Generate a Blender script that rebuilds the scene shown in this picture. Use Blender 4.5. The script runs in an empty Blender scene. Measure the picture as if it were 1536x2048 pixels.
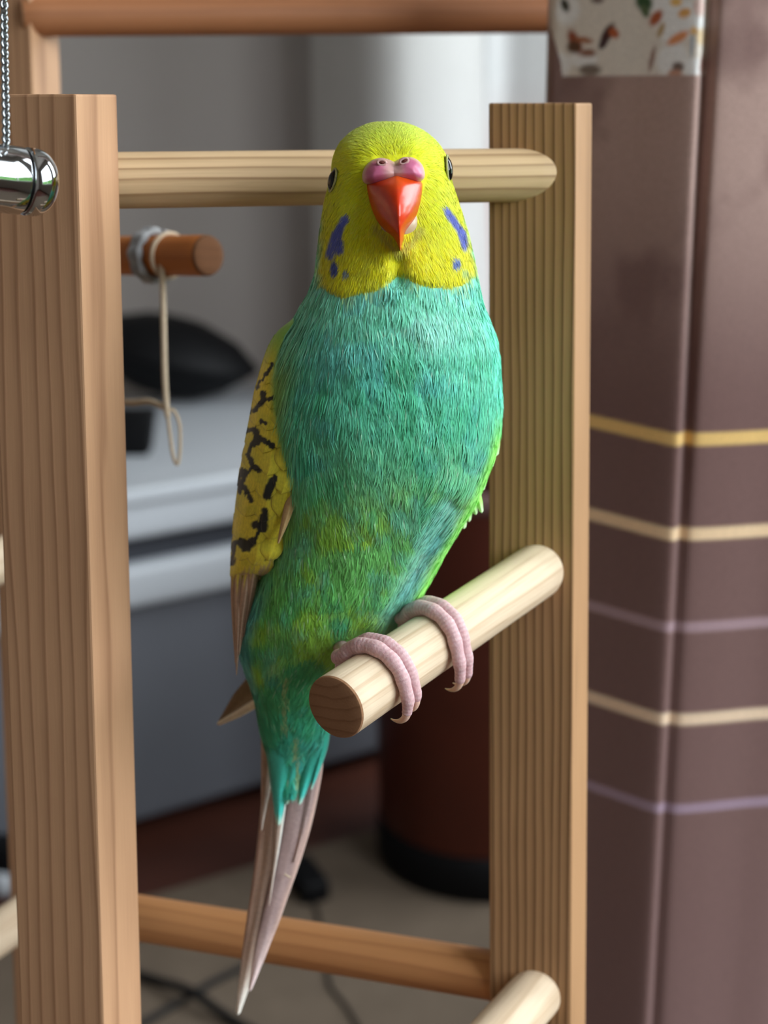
import bpy, bmesh, math, random
import numpy as np
from mathutils import Vector, Matrix

random.seed(7)
rng = np.random.default_rng(11)
scene = bpy.context.scene
COL = scene.collection

# ------------------------------------------------------------------ camera
FPX, CX, CY = 2958.2, 768.0, 1024.0
CAM_H = 0.75
TH = math.radians(15.5)
cr, sr = math.cos(TH), math.sin(TH)
AX_R = np.array([1, 0, 0.0])
AX_U = np.array([0, sr, cr])
AX_F = np.array([0, cr, -sr])
CAM = np.array([0, 0, CAM_H])

cam_data = bpy.data.cameras.new('camera')
cam = bpy.data.objects.new('camera', cam_data)
COL.objects.link(cam)
cam.location = CAM
cam.rotation_euler = (math.radians(90) - TH, 0, 0)
cam_data.sensor_fit = 'VERTICAL'
cam_data.sensor_height = 36.0
cam_data.sensor_width = 27.0
cam_data.lens = 52.0
cam_data.clip_start = 0.01
cam_data.dof.use_dof = True
cam_data.dof.focus_distance = 0.288
cam_data.dof.aperture_fstop = 15.0
scene.camera = cam

# ------------------------------------------------------------------ daylight
world = bpy.data.worlds.new('sky')
scene.world = world
world.use_nodes = True
wn = world.node_tree.nodes
bg = wn['Background']
bg.inputs[0].default_value = (0.88, 0.95, 1.0, 1)
bg.inputs[1].default_value = 9.0

def portal(name, loc, rot, sx, sy):
    l = bpy.data.lights.new(name, 'AREA')
    l.shape = 'RECTANGLE'
    l.size, l.size_y = sx, sy
    l.cycles.is_portal = True
    o = bpy.data.objects.new(name, l)
    COL.objects.link(o)
    o.location = loc
    o.rotation_euler = rot
    return o

WIN_R = dict(x=1.0, y0=-1.0, y1=0.42, z0=0.60, z1=2.0)     # window in the right-hand wall
WIN_B = dict(x=1.0, y0=0.78, y1=1.80, z0=0.60, z1=2.0)      # second window farther along the same wall
portal('window_daylight', (WIN_R['x'] - .02, (WIN_R['y0'] + WIN_R['y1']) / 2, (WIN_R['z0'] + WIN_R['z1']) / 2),
       (0, math.radians(90), 0), WIN_R['z1'] - WIN_R['z0'], WIN_R['y1'] - WIN_R['y0'])
portal('far_window_daylight', (WIN_B['x'] - .02, (WIN_B['y0'] + WIN_B['y1']) / 2, (WIN_B['z0'] + WIN_B['z1']) / 2),
       (0, math.radians(90), 0), WIN_B['z1'] - WIN_B['z0'], WIN_B['y1'] - WIN_B['y0'])

vs = scene.view_settings
vs.view_transform = 'Standard'
vs.look = 'None'
vs.gamma = 1.0
vs.use_curve_mapping = False
vs.exposure = 0.0

# ------------------------------------------------------------------ helpers
def P(px, py, Z):
    """world point seen at photo position (px, py) at depth Z along the lens axis"""
    return CAM + AX_R * ((px - CX) / FPX * Z) + AX_U * ((CY - py) / FPX * Z) + AX_F * Z

def PA(px, py, Z, Zref=None):
    """array version; lateral scale taken at Zref so rings stay planar"""
    px, py, Z = np.broadcast_arrays(np.asarray(px, float), np.asarray(py, float), np.asarray(Z, float))
    Zr = Z if Zref is None else np.broadcast_to(np.asarray(Zref, float), Z.shape)
    return (CAM + AX_R * ((px - CX) / FPX * Zr)[..., None] + AX_U * ((CY - py) / FPX * Zr)[..., None]
            + AX_F * Z[..., None])

def on_plane(px, py, axis, val):
    d = AX_R * ((px - CX) / FPX) + AX_U * ((CY - py) / FPX) + AX_F
    k = (val - CAM[axis]) / d[axis]
    return CAM + d * k

def floor_pt(px, py, z=0.0):
    return on_plane(px, py, 2, z)

def project(p):
    d = np.asarray(p, float) - CAM
    Z = d @ AX_F
    return CX + FPX * (d @ AX_R) / Z, CY - FPX * (d @ AX_U) / Z, Z

def lin(c):
    a = np.asarray(c, float) / 255.0
    return np.where(a <= 0.04045, a / 12.92, ((a + 0.055) / 1.055) ** 2.4)

def hexlin(r, g, b):
    v = lin((r, g, b))
    return (float(v[0]), float(v[1]), float(v[2]), 1.0)

def smooth01(e0, e1, x):
    t = np.clip((x - e0) / (e1 - e0), 0, 1)
    return t * t * (3 - 2 * t)

_lat = rng.random((64, 64, 64))
def noise3(x, y, z):
    x, y, z = np.broadcast_arrays(np.asarray(x, float), np.asarray(y, float), np.asarray(z, float))
    xi, yi, zi = np.floor(x).astype(int), np.floor(y).astype(int), np.floor(z).astype(int)
    fx, fy, fz = x - xi, y - yi, z - zi
    fx, fy, fz = [f * f * (3 - 2 * f) for f in (fx, fy, fz)]
    out = 0
    for dx in (0, 1):
        for dy in (0, 1):
            for dz in (0, 1):
                w = (fx if dx else 1 - fx) * (fy if dy else 1 - fy) * (fz if dz else 1 - fz)
                out = out + w * _lat[(xi + dx) % 64, (yi + dy) % 64, (zi + dz) % 64]
    return out

def fbm(x, y, z, o=3):
    s, a, t = 0, 1, 0
    for k in range(o):
        s = s + a * noise3(x * 2 ** k + 7.3 * k, y * 2 ** k + 3.1 * k, z * 2 ** k)
        t += a
        a *= .5
    return s / t

def tag(o, label=None, cat=None, group=None, kind=None):
    if label: o['label'] = label
    if cat: o['category'] = cat
    if group: o['group'] = group
    if kind: o['kind'] = kind
    return o

def empty(name, loc, label=None, cat=None, group=None):
    o = bpy.data.objects.new(name, None)
    o.empty_display_size = 0.02
    COL.objects.link(o)
    o.location = Vector(loc)
    return tag(o, label, cat, group)

def link(name, me, m, parent=None, smooth=True):
    o = bpy.data.objects.new(name, me)
    COL.objects.link(o)
    if m is not None:
        me.materials.clear()
        me.materials.append(m)
    if smooth:
        me.polygons.foreach_set('use_smooth', np.ones(len(me.polygons), dtype=bool))
    if parent is not None:
        o.parent = parent
        # parents are unrotated empties / meshes: cancel their offset
        off = Vector((0, 0, 0))
        p = parent
        while p is not None:
            off += p.location
            p = p.parent
        o.location = -off
    return o

def mesh_data(name, verts, faces):
    me = bpy.data.meshes.new(name)
    verts = np.asarray(verts, float)
    faces = np.asarray(faces, int)
    n = faces.shape[1]
    me.vertices.add(len(verts))
    me.vertices.foreach_set('co', verts.ravel())
    me.loops.add(faces.size)
    me.loops.foreach_set('vertex_index', faces.ravel())
    me.polygons.add(len(faces))
    me.polygons.foreach_set('loop_start', np.arange(0, faces.size, n))
    me.polygons.foreach_set('loop_total', np.full(len(faces), n))
    me.update(calc_edges=True)
    me.validate()
    return me

def grid_faces(R, S, closed):
    i = np.arange(R - 1)[:, None]
    j = np.arange(S if closed else S - 1)[None, :]
    j2 = (j + 1) % S
    f = np.stack([i * S + j, i * S + j2, (i + 1) * S + j2, (i + 1) * S + j], -1)
    return f.reshape(-1, 4)

def set_col(me, cols, name='col'):
    a = me.color_attributes.new(name, 'FLOAT_COLOR', 'POINT')
    c = np.ones((len(me.vertices), 4))
    c[:, :3] = np.clip(np.asarray(cols).reshape(-1, 3), 0, 1)
    a.data.foreach_set('color', c.ravel())

def set_vec(me, v, name='grain'):
    a = me.attributes.new(name, 'FLOAT_VECTOR', 'POINT')
    a.data.foreach_set('vector', np.asarray(v, float).ravel())

def grid_obj(name, G, m, parent=None, closed=True, cols=None, smooth=True):
    R, S = G.shape[:2]
    me = mesh_data(name, G.reshape(-1, 3), grid_faces(R, S, closed))
    if cols is not None:
        set_col(me, cols)
    return link(name, me, m, parent, smooth)

def bm_obj(name, bm, m, parent=None, smooth=False):
    me = bpy.data.meshes.new(name)
    bm.normal_update()
    bm.to_mesh(me)
    bm.free()
    return link(name, me, m, parent, smooth)

def frame_of(d):
    d = np.asarray(d, float)
    d = d / np.linalg.norm(d)
    a = np.array([0, 0, 1.0]) if abs(d[2]) < .9 else np.array([1.0, 0, 0])
    e1 = np.cross(a, d); e1 /= np.linalg.norm(e1)
    e2 = np.cross(d, e1)
    return d, e1, e2

def tube_grid(pts, rad, S=20):
    """swept tube along pts (n,3) with radius array; parallel transport"""
    pts = np.asarray(pts, float)
    n = len(pts)
    rad = np.broadcast_to(np.asarray(rad, float), (n,))
    T = np.gradient(pts, axis=0)
    T /= np.linalg.norm(T, axis=1)[:, None] + 1e-12
    _, e1, _ = frame_of(T[0])
    G = np.zeros((n, S, 3))
    ang = np.linspace(0, 2 * math.pi, S, endpoint=False)
    for i in range(n):
        e1 = e1 - T[i] * (e1 @ T[i])
        e1 /= np.linalg.norm(e1)
        e2 = np.cross(T[i], e1)
        G[i] = pts[i] + rad[i] * (np.cos(ang)[:, None] * e1 + np.sin(ang)[:, None] * e2)
    return G

def catmull(pts, n):
    pts = np.asarray(pts, float)
    ext = np.vstack([2 * pts[0] - pts[1], pts, 2 * pts[-1] - pts[-2]])
    t = np.linspace(0, len(pts) - 1 - 1e-9, n)
    k = np.floor(t).astype(int)
    f = (t - k)[:, None]
    p0, p1, p2, p3 = ext[k], ext[k + 1], ext[k + 2], ext[k + 3]
    return .5 * (2 * p1 + (p2 - p0) * f + (2 * p0 - 5 * p1 + 4 * p2 - p3) * f ** 2 + (3 * p1 - p0 - 3 * p2 + p3) * f ** 3)

def ellipsoid_grid(c, ax, R=24, S=32):
    """ax: three vectors (semi axes)"""
    th = np.linspace(0.001, math.pi - .001, R)[:, None]
    ph = np.linspace(0, 2 * math.pi, S, endpoint=False)[None, :]
    ax = [np.asarray(a, float) for a in ax]
    return (np.asarray(c) + (np.cos(th) * np.ones_like(ph))[..., None] * ax[2]
            + (np.sin(th) * np.cos(ph))[..., None] * ax[0] + (np.sin(th) * np.sin(ph))[..., None] * ax[1])

def box_bm(x0, x1, y0, y1, z0, z1, bev=0.0, seg=2):
    bm = bmesh.new()
    bmesh.ops.create_cube(bm, size=1)
    bmesh.ops.transform(bm, matrix=Matrix.Translation(((x0 + x1) / 2, (y0 + y1) / 2, (z0 + z1) / 2)) @
                        Matrix.Diagonal((x1 - x0, y1 - y0, z1 - z0, 1)), verts=bm.verts)
    if bev:
        bmesh.ops.bevel(bm, geom=bm.edges[:], offset=bev, segments=seg, affect='EDGES', profile=.6)
    return bm

# ------------------------------------------------------------------ materials
def base_mat(name, col=(.8, .8, .8, 1), rough=.6, metal=0.0, spec=.4):
    m = bpy.data.materials.new(name)
    m.use_nodes = True
    b = m.node_tree.nodes['Principled BSDF']
    b.inputs['Base Color'].default_value = col
    b.inputs['Roughness'].default_value = rough
    b.inputs['Metallic'].default_value = metal
    b.inputs['Specular IOR Level'].default_value = spec
    return m, m.node_tree.nodes, m.node_tree.links, b

def noisy_mat(name, c1, c2, scale=20, rough=.7, spec=.3, bump=0.0, bscale=200, detail=4, coord='Object', metal=0):
    m, n, l, b = base_mat(name, c1, rough, metal, spec)
    tc = n.new('ShaderNodeTexCoord')
    nz = n.new('ShaderNodeTexNoise')
    nz.inputs['Scale'].default_value = scale
    nz.inputs['Detail'].default_value = detail
    l.new(tc.outputs[coord], nz.inputs['Vector'])
    mx = n.new('ShaderNodeMix'); mx.data_type = 'RGBA'
    mx.inputs['A'].default_value = c1
    mx.inputs['B'].default_value = c2
    l.new(nz.outputs['Fac'], mx.inputs['Factor'])
    l.new(mx.outputs['Result'], b.inputs['Base Color'])
    if bump:
        nb = n.new('ShaderNodeTexNoise')
        nb.inputs['Scale'].default_value = bscale
        nb.inputs['Detail'].default_value = 3
        l.new(tc.outputs[coord], nb.inputs['Vector'])
        bp = n.new('ShaderNodeBump')
        bp.inputs['Strength'].default_value = bump
        bp.inputs['Distance'].default_value = .002
        l.new(nb.outputs['Fac'], bp.inputs['Height'])
        l.new(bp.outputs['Normal'], b.inputs['Normal'])
    return m

def wood_mat(name, light, dark, period=.003, direction=(1, .35), distort=1.2, contrast=.8, fibre=.35, rough=.55, seed=0.0):
    m, n, l, b = base_mat(name, light, rough, 0, .3)
    at = n.new('ShaderNodeAttribute'); at.attribute_name = 'grain'
    # slow wander of the rings along the board
    mp = n.new('ShaderNodeMapping')
    mp.inputs['Scale'].default_value = (90, 90, 9)
    mp.inputs['Location'].default_value = (seed, seed * 1.7, seed * .6)
    l.new(at.outputs['Vector'], mp.inputs['Vector'])
    nz = n.new('ShaderNodeTexNoise'); nz.inputs['Scale'].default_value = 1.0; nz.inputs['Detail'].default_value = 2
    l.new(mp.outputs['Vector'], nz.inputs['Vector'])
    sp = n.new('ShaderNodeSeparateXYZ'); l.new(at.outputs['Vector'], sp.inputs[0])
    def math_(op, a, bb):
        q = n.new('ShaderNodeMath'); q.operation = op
        for k, v in ((0, a), (1, bb)):
            if isinstance(v, (int, float)): q.inputs[k].default_value = v
            else: l.new(v, q.inputs[k])
        return q.outputs[0]
    d = math_('ADD', math_('MULTIPLY', sp.outputs['X'], direction[0] / period),
              math_('MULTIPLY', sp.outputs['Y'], direction[1] / period))
    d = math_('ADD', d, math_('MULTIPLY', nz.outputs['Fac'], distort))
    fr = math_('FRACT', d, 0)
    ramp = n.new('ShaderNodeValToRGB')
    e = ramp.color_ramp.elements
    e[0].position = 0.0; e[0].color = (0.15, 0.15, 0.15, 1)
    e[1].position = 1.0; e[1].color = (.15, .15, .15, 1)
    for p, v in ((.12, .02), (.45, .10), (.72, .45), (.86, 1.0), (.94, .8)):
        q = e.new(p); q.color = (v, v, v, 1)
    l.new(fr, ramp.inputs[0])
    # fine fibres
    mp2 = n.new('ShaderNodeMapping'); mp2.inputs['Scale'].default_value = (2200, 2200, 60)
    l.new(at.outputs['Vector'], mp2.inputs['Vector'])
    nf = n.new('ShaderNodeTexNoise'); nf.inputs['Scale'].default_value = 1.0; nf.inputs['Detail'].default_value = 3
    l.new(mp2.outputs['Vector'], nf.inputs['Vector'])
    # blotch of tone
    mp3 = n.new('ShaderNodeMapping'); mp3.inputs['Scale'].default_value = (60, 60, 25)
    l.new(at.outputs['Vector'], mp3.inputs['Vector'])
    nb = n.new('ShaderNodeTexNoise'); nb.inputs['Scale'].default_value = 1.0
    l.new(mp3.outputs['Vector'], nb.inputs['Vector'])
    f = math_('MULTIPLY', ramp.outputs['Color'], contrast)
    f = math_('ADD', f, math_('MULTIPLY', math_('SUBTRACT', nf.outputs['Fac'], .5), fibre))
    f = math_('ADD', f, math_('MULTIPLY', math_('SUBTRACT', nb.outputs['Fac'], .5), .35))
    mx = n.new('ShaderNodeMix'); mx.data_type = 'RGBA'; mx.clamp_factor = True
    mx.inputs['A'].default_value = light
    mx.inputs['B'].default_value = dark
    l.new(f, mx.inputs['Factor'])
    l.new(mx.outputs['Result'], b.inputs['Base Color'])
    bp = n.new('ShaderNodeBump'); bp.inputs['Strength'].default_value = .25; bp.inputs['Distance'].default_value = .0004
    l.new(f, bp.inputs['Height'])
    l.new(bp.outputs['Normal'], b.inputs['Normal'])
    return m

def vcol_mat(name, rough=.7, spec=.25, sheen=0.0, noise=0.0, nscale=900, bump=0.0, sss=0.0, coat=0.0):
    m, n, l, b = base_mat(name, (1, 1, 1, 1), rough, 0, spec)
    at = n.new('ShaderNodeAttribute'); at.attribute_name = 'col'
    out = at.outputs['Color']
    if noise or bump:
        tc = n.new('ShaderNodeTexCoord')
        nz = n.new('ShaderNodeTexNoise'); nz.inputs['Scale'].default_value = nscale; nz.inputs['Detail'].default_value = 3
        l.new(tc.outputs['Object'], nz.inputs['Vector'])
        if noise:
            mr = n.new('ShaderNodeMapRange')
            mr.inputs['From Min'].default_value = .3; mr.inputs['From Max'].default_value = .7
            mr.inputs['To Min'].default_value = 1 - noise; mr.inputs['To Max'].default_value = 1 + noise
            l.new(nz.outputs['Fac'], mr.inputs['Value'])
            mx = n.new('ShaderNodeVectorMath'); mx.operation = 'SCALE'
            l.new(out, mx.inputs[0]); l.new(mr.outputs[0], mx.inputs['Scale'])
            out = mx.outputs[0]
        if bump:
            bp = n.new('ShaderNodeBump'); bp.inputs['Strength'].default_value = bump; bp.inputs['Distance'].default_value = .0006
            l.new(nz.outputs['Fac'], bp.inputs['Height']); l.new(bp.outputs['Normal'], b.inputs['Normal'])
    l.new(out, b.inputs['Base Color'])
    b.inputs['Sheen Weight'].default_value = sheen
    b.inputs['Coat Weight'].default_value = coat
    b.inputs['Coat Roughness'].default_value = .12
    if sss:
        b.inputs['Subsurface Weight'].default_value = sss
        b.inputs['Subsurface Scale'].default_value = .0015
        b.inputs['Subsurface Radius'].default_value = (1, .4, .25)
    return m

M = {}
M['wall'] = noisy_mat('grey_wall_paint', hexlin(178, 170, 165), hexlin(170, 162, 157), 6, .9, .1)
M['wall_room'] = noisy_mat('beige_wall_paint', hexlin(168, 160, 152), hexlin(160, 152, 144), 5, .9, .1)
M['floor'] = noisy_mat('dark_brown_floor', hexlin(92, 52, 40), hexlin(66, 36, 28), 9, .5, .3)
M['rug'] = noisy_mat('taupe_rug', hexlin(118, 104, 90), hexlin(98, 86, 74), 35, .95, .05, .6, 600)
M['post'] = wood_mat('pine_post', hexlin(202, 157, 120), hexlin(134, 90, 62), .0034, (1, .3), 1.6, .55, .3)
M['post_fine'] = wood_mat('fine_ringed_post', hexlin(180, 138, 98), hexlin(104, 72, 44), .0021, (1, .02), 1.5, .85, .25, seed=4)
M['dowel_bar'] = wood_mat('pale_ringed_dowel', hexlin(222, 190, 148), hexlin(150, 112, 76), .0026, (.25, 1), 1.1, .75, .45, seed=2)
M['dowel'] = wood_mat('birch_perch_wood', hexlin(230, 207, 178), hexlin(180, 144, 106), .0032, (.7, .7), 2.2, .45, .8, seed=8)
M['dowel_warm'] = wood_mat('warm_pine_dowel', hexlin(210, 150, 98), hexlin(160, 100, 60), .004, (.6, .8), 2.0, .45, .3, seed=5)
M['dowel_shaded'] = wood_mat('shaded_dowel', hexlin(172, 114, 76), hexlin(128, 78, 48), .004, (.6, .8), 2.0, .4, .3, seed=7)  # shade on the rear rung put into a darker wood tone
M['dowel_amber'] = wood_mat('amber_dowel', hexlin(186, 110, 52), hexlin(140, 74, 30), .004, (.6, .8), 2.0, .3, .3, seed=6)
M['end_grain'] = wood_mat('end_grain_wood', hexlin(158, 116, 84), hexlin(118, 80, 54), .0024, (.2, 1), 1.6, .5, .5, .8, seed=9)
M['end_grain_dark'] = wood_mat('dark_end_grain', hexlin(112, 74, 48), hexlin(84, 54, 34), .003, (.2, 1), 1.6, .4, .5, .9, seed=3)
M['feather_body'] = vcol_mat('plumage', .75, .15, .25, .18, 700, .35)
M['strand'] = vcol_mat('plumage_strand', .65, .25, .2)
M['feather'] = vcol_mat('flight_feather', .55, .3, .15, .10, 1500)
M['beak'] = vcol_mat('beak_horn', .30, .45, 0, .08, 500, .05, .12, .15)
M['cere'] = vcol_mat('cere_skin', .36, .45, 0, .05, 800, .1, .2)
M['toe'] = vcol_mat('toe_skin', .5, .4, 0, .08, 1800, .25, .2)
M['claw'] = vcol_mat('claw_horn', .3, .5, 0, 0, 500, 0, .3)
M['eye'] = base_mat('eye_black', hexlin(8, 7, 8), .08, 0, .35)[0]
M['nostril'] = base_mat('nostril_dark', hexlin(96, 44, 38), .6, 0, .2)[0]
M['eye_ring'] = noisy_mat('eye_ring_skin', hexlin(186, 186, 130), hexlin(160, 164, 110), 900, .6, .3)
M['chrome'] = base_mat('polished_steel', hexlin(205, 208, 212), .09, 1.0, .5)[0]
M['chain'] = noisy_mat('silver_chain', hexlin(190, 195, 198), hexlin(150, 156, 160), 600, .28, .5, metal=1.0)
M['curtain'] = vcol_mat('brown_curtain_cloth', .85, .12, .35, .10, 1400, .15)
M['white_cloth'] = noisy_mat('white_curtain_cloth', hexlin(214, 212, 210), hexlin(206, 204, 202), 12, .9, .1)
M['pale_cloth'] = vcol_mat('pale_lining_cloth', .9, .1)
M['plastic'] = noisy_mat('white_plastic', hexlin(186, 190, 195), hexlin(178, 182, 187), 14, .42, .4)
M['plastic_grey'] = noisy_mat('grey_plastic', hexlin(104, 106, 113), hexlin(94, 96, 102), 10, .5, .35)
M['black'] = noisy_mat('black_plastic', hexlin(9, 9, 11), hexlin(6, 6, 8), 30, .6, .18)
M['recess'] = noisy_mat('dark_grey_recess', hexlin(62, 64, 71), hexlin(54, 56, 62), 12, .6, .3)
M['rubber'] = noisy_mat('black_cable_rubber', hexlin(14, 13, 13), hexlin(9, 9, 9), 80, .6, .3)
M['bin'] = noisy_mat('dark_red_brown_bin', hexlin(84, 34, 20), hexlin(62, 24, 14), 14, .45, .35)
M['bin_rim'] = noisy_mat('bin_rim', hexlin(120, 92, 90), hexlin(104, 78, 76), 30, .5, .3)
M['twine'] = noisy_mat('pale_twine', hexlin(226, 208, 182), hexlin(196, 172, 144), 900, .9, .1, .5, 2500)
M['rope'] = noisy_mat('grey_white_cord', hexlin(206, 206, 206), hexlin(84, 84, 88), 260, .9, .1, .5, 1500)
M['hedge'] = noisy_mat('hedge_green', hexlin(74, 118, 48), hexlin(34, 66, 26), 6, .8, .2)
M['frame'] = noisy_mat('window_frame_white', hexlin(225, 225, 225), hexlin(216, 216, 216), 9, .5, .3)

# ------------------------------------------------------------------ room
def struct(name, bm, m):
    return tag(bm_obj(name, bm, m), kind='structure')

def wall_x_with_openings(name, val, thick, a0, a1, z1, openings, m):
    bm = bmesh.new()
    def add(p0, p1, q0, q1):
        t = box_bm(val, val + thick, p0, p1, q0, q1)
        me = bpy.data.meshes.new('t'); t.to_mesh(me); t.free(); bm.from_mesh(me); bpy.data.meshes.remove(me)
    a = a0
    for (p0, p1, q0, q1) in openings:
        add(a, p0, 0, z1); add(p0, p1, 0, q0); add(p0, p1, q1, z1)
        a = p1
    add(a, a1, 0, z1)
    return struct(name, bm, m)

XL, XR, YF, YB, ZC = -1.6, 1.0, -1.7, 2.05, 2.5
struct('floor', box_bm(XL - .1, XR + .1, YF - .1, YB + .1, -.1, 0), M['floor'])
struct('ceiling', box_bm(XL - .1, XR + .1, YF - .1, YB + .1, ZC, ZC + .1), M['wall_room'])
struct('wall_left', box_bm(XL - .1, XL, YF - .1, YB + .1, 0, ZC), M['wall_room'])
struct('wall_front', box_bm(XL, XR, YF - .1, YF, 0, ZC), M['wall_room'])
wall_x_with_openings('wall_right', XR, .1, YF - .1, YB + .1, ZC,
                     [(w_['y0'], w_['y1'], w_['z0'], w_['z1']) for w_ in (WIN_R, WIN_B)], M['wall_room'])
struct('wall_back', box_bm(XL, XR, YB, YB + .1, 0, ZC), M['wall'])

def window_frame(name, axis, val, a0, a1, z0, z1):
    bm = bmesh.new()
    w = .045
    am = (a0 + a1) / 2
    for (p0, p1, q0, q1) in ((a0, a0 + w, z0, z1), (a1 - w, a1, z0, z1), (a0 + w, a1 - w, z0, z0 + w), (a0 + w, a1 - w, z1 - w, z1),
                             (am - w / 2, am + w / 2, z0 + w, z1 - w)):
        t = box_bm(val, val + .05, p0, p1, q0, q1, .004) if axis == 'x' else box_bm(p0, p1, val, val + .05, q0, q1, .004)
        me = bpy.data.meshes.new('t'); t.to_mesh(me); t.free(); bm.from_mesh(me); bpy.data.meshes.remove(me)
    return struct(name, bm, M['frame'])

window_frame('window_1', 'x', WIN_R['x'] + .03, WIN_R['y0'], WIN_R['y1'], WIN_R['z0'], WIN_R['z1'])
window_frame('window_2', 'x', WIN_B['x'] + .03, WIN_B['y0'], WIN_B['y1'], WIN_B['z0'], WIN_B['z1'])

# hedge outside the side window (seen mirrored in the steel capsule)
hb = bmesh.new()
bmesh.ops.create_grid(hb, x_segments=90, y_segments=24, size=1)
for v in hb.verts:
    yy, zz = v.co.x * 3.2 - .4, v.co.y * .55 + .55
    d = .16 * (float(fbm(yy * 4, zz * 4, 1.0)) - .5) + .07 * (float(noise3(yy * 17, zz * 17, 3.0)) - .5)
    v.co = (2.7 + d - .25 * max(0, zz - .85), yy, zz - .1 + (.08 * float(noise3(yy * 6, 2.0, 5.0)) if zz > .9 else 0))
bmesh.ops.solidify(hb, geom=hb.faces[:], thickness=.3)
tag(bm_obj('hedge', hb, M['hedge'], None, True), 'green clipped hedge growing outside the side window', 'hedge')

# ------------------------------------------------------------------ rug, bin, box, background
rug_a, rug_b = floor_pt(290, 1812), floor_pt(700, 1690)
d = rug_b - rug_a; d /= np.linalg.norm(d)
nrm = np.array([d[1], -d[0], 0])
c0 = rug_a - d * .75; c1 = rug_a + d * 1.25
bm = bmesh.new()
quad = [c0, c1, c1 + nrm * 1.7, c0 + nrm * 1.7]
vs_ = [bm.verts.new(Vector((q[0], q[1], .0))) for q in quad]
f = bm.faces.new(vs_)
r = bmesh.ops.extrude_face_region(bm, geom=[f])
for v in [g for g in r['geom'] if isinstance(g, bmesh.types.BMVert)]:
    v.co.z = .012
bmesh.ops.recalc_face_normals(bm, faces=bm.faces[:])
bmesh.ops.bevel(bm, geom=bm.edges[:], offset=.004, segments=2, affect='EDGES')
tag(bm_obj('rug', bm, M['rug']), 'taupe woven rug lying on the dark brown floor', 'rug')
RUG_Z = .012

def lathe(profile, S=64):
    """profile list of (r, z) -> grid"""
    ang = np.linspace(0, 2 * math.pi, S, endpoint=False)
    G = np.zeros((len(profile), S, 3))
    for i, (r_, z_) in enumerate(profile):
        G[i, :, 0] = r_ * np.cos(ang); G[i, :, 1] = r_ * np.sin(ang); G[i, :, 2] = z_
    return G

bc = floor_pt(965, 1700, RUG_Z)
bin_ = empty('waste_bin', bc, 'round dark red-brown waste bin with black base band standing on the rug', 'waste bin')
br = .106
bh = .40
def at(G, c): return G + np.asarray(c)
grid_obj('body', at(lathe([(.001, .02), (br * .97, .02), (br * .97, .045), (br, .05), (br * 1.04, bh * .6), (br * 1.08, bh - .01), (br * 1.08, bh),
                           (br * 1.05, bh), (br * 1.04, bh - .01), (br * .98, .06), (.001, .06)]), bc), M['bin'], bin_)
grid_obj('base_band', at(lathe([(.001, 0), (br * .99, 0), (br * 1.015, .006), (br * 1.015, .040), (br * .98, .046), (br * .9, .046)]), bc), M['black'], bin_)
grid_obj('rim', at(lathe([(br * 1.045, bh - .012), (br * 1.10, bh - .012), (br * 1.115, bh - .004), (br * 1.11, bh + .004), (br * 1.06, bh + .006),
                          (br * 1.04, bh)]), bc), M['bin_rim'], bin_)

# low white storage unit, front edge running away to the right
ua, ub = floor_pt(270, 1695), floor_pt(760, 1545)
ud = ub - ua; ud[2] = 0; ud /= np.linalg.norm(ud)
un = np.array([-ud[1], ud[0], 0])         # away from the camera
UO = ua - ud * .62
UL = 1.04
unit = empty('storage_unit', (UO[0], UO[1], 0), 'low white plastic storage unit with grey body standing against the wall', 'storage unit')
def ubox(name, a0, a1, d0, d1, z0, z1, m, parent, bev=.006):
    b_ = box_bm(a0, a1, d0, d1, z0, z1, bev, 3)
    mat4 = Matrix(((ud[0], un[0], 0, UO[0]), (ud[1], un[1], 0, UO[1]), (0, 0, 1, 0), (0, 0, 0, 1)))
    bmesh.ops.transform(b_, matrix=mat4, verts=b_.verts)
    return bm_obj(name, b_, m, parent, True)
UT = .385
ubox('body', .03, UL - .03, .012, .40, .02, UT - .108, M['plastic_grey'], unit, .01)
lid = ubox('lid', 0, UL, -.012, .43, UT - .050, UT, M['plastic'], unit, .008)
ubox('lip', .0, UL, -.020, .0, UT - .012, UT + .004, M['plastic'], unit, .004)
ubox('recess', .02, UL - .02, .010, .41, UT - .084, UT - .046, M['recess'], unit, .002)
ubox('rail', 0, UL, -.010, .42, UT - .122, UT - .078, M['plastic'], unit, .010)
ubox('shadow_gap', .06, UL - .06, .05, .38, 0, .024, M['black'], unit, .003)  # black block stands in for the shadow gap under the unit
def upt(a, dd, z): return UO + ud * a + un * dd + np.array([0, 0, z])

# black shallow dish standing on the unit, partly seen behind the twine
dc = on_plane(338, 806, 2, UT) + np.array([-.012, .03, .0])
dish = empty('black_dish', dc, 'black shallow oval dish lying on the white storage unit', 'dish')
Gd = lathe([(.001, .0), (.040, .0), (.066, .012), (.094, .036), (.098, .044), (.094, .050), (.074, .066), (.036, .080), (.001, .083)], 56)
Gd = Gd * 1.14
tilt = Matrix.Rotation(math.radians(13), 3, 'Y')
Gd = (Gd.reshape(-1, 3) @ np.array(tilt.transposed())).reshape(Gd.shape)
Gd[..., 2] += .012
Gd[..., 1] *= .8
grid_obj('bowl', at(Gd, dc), M['black'], dish)
rimp = np.array([[.098 * 1.14 * math.cos(a), .0784 * 1.14 * math.sin(a), .044 * 1.14] for a in np.linspace(0, 2 * math.pi, 60)])
rimp = np.stack([rimp[:, 0], rimp[:, 1], rimp[:, 2]], 1) @ np.array(tilt.transposed()) + np.array([0, 0, .012]) + dc
grid_obj('rim', tube_grid(rimp, .003, 8), M['black'], dish)
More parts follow.
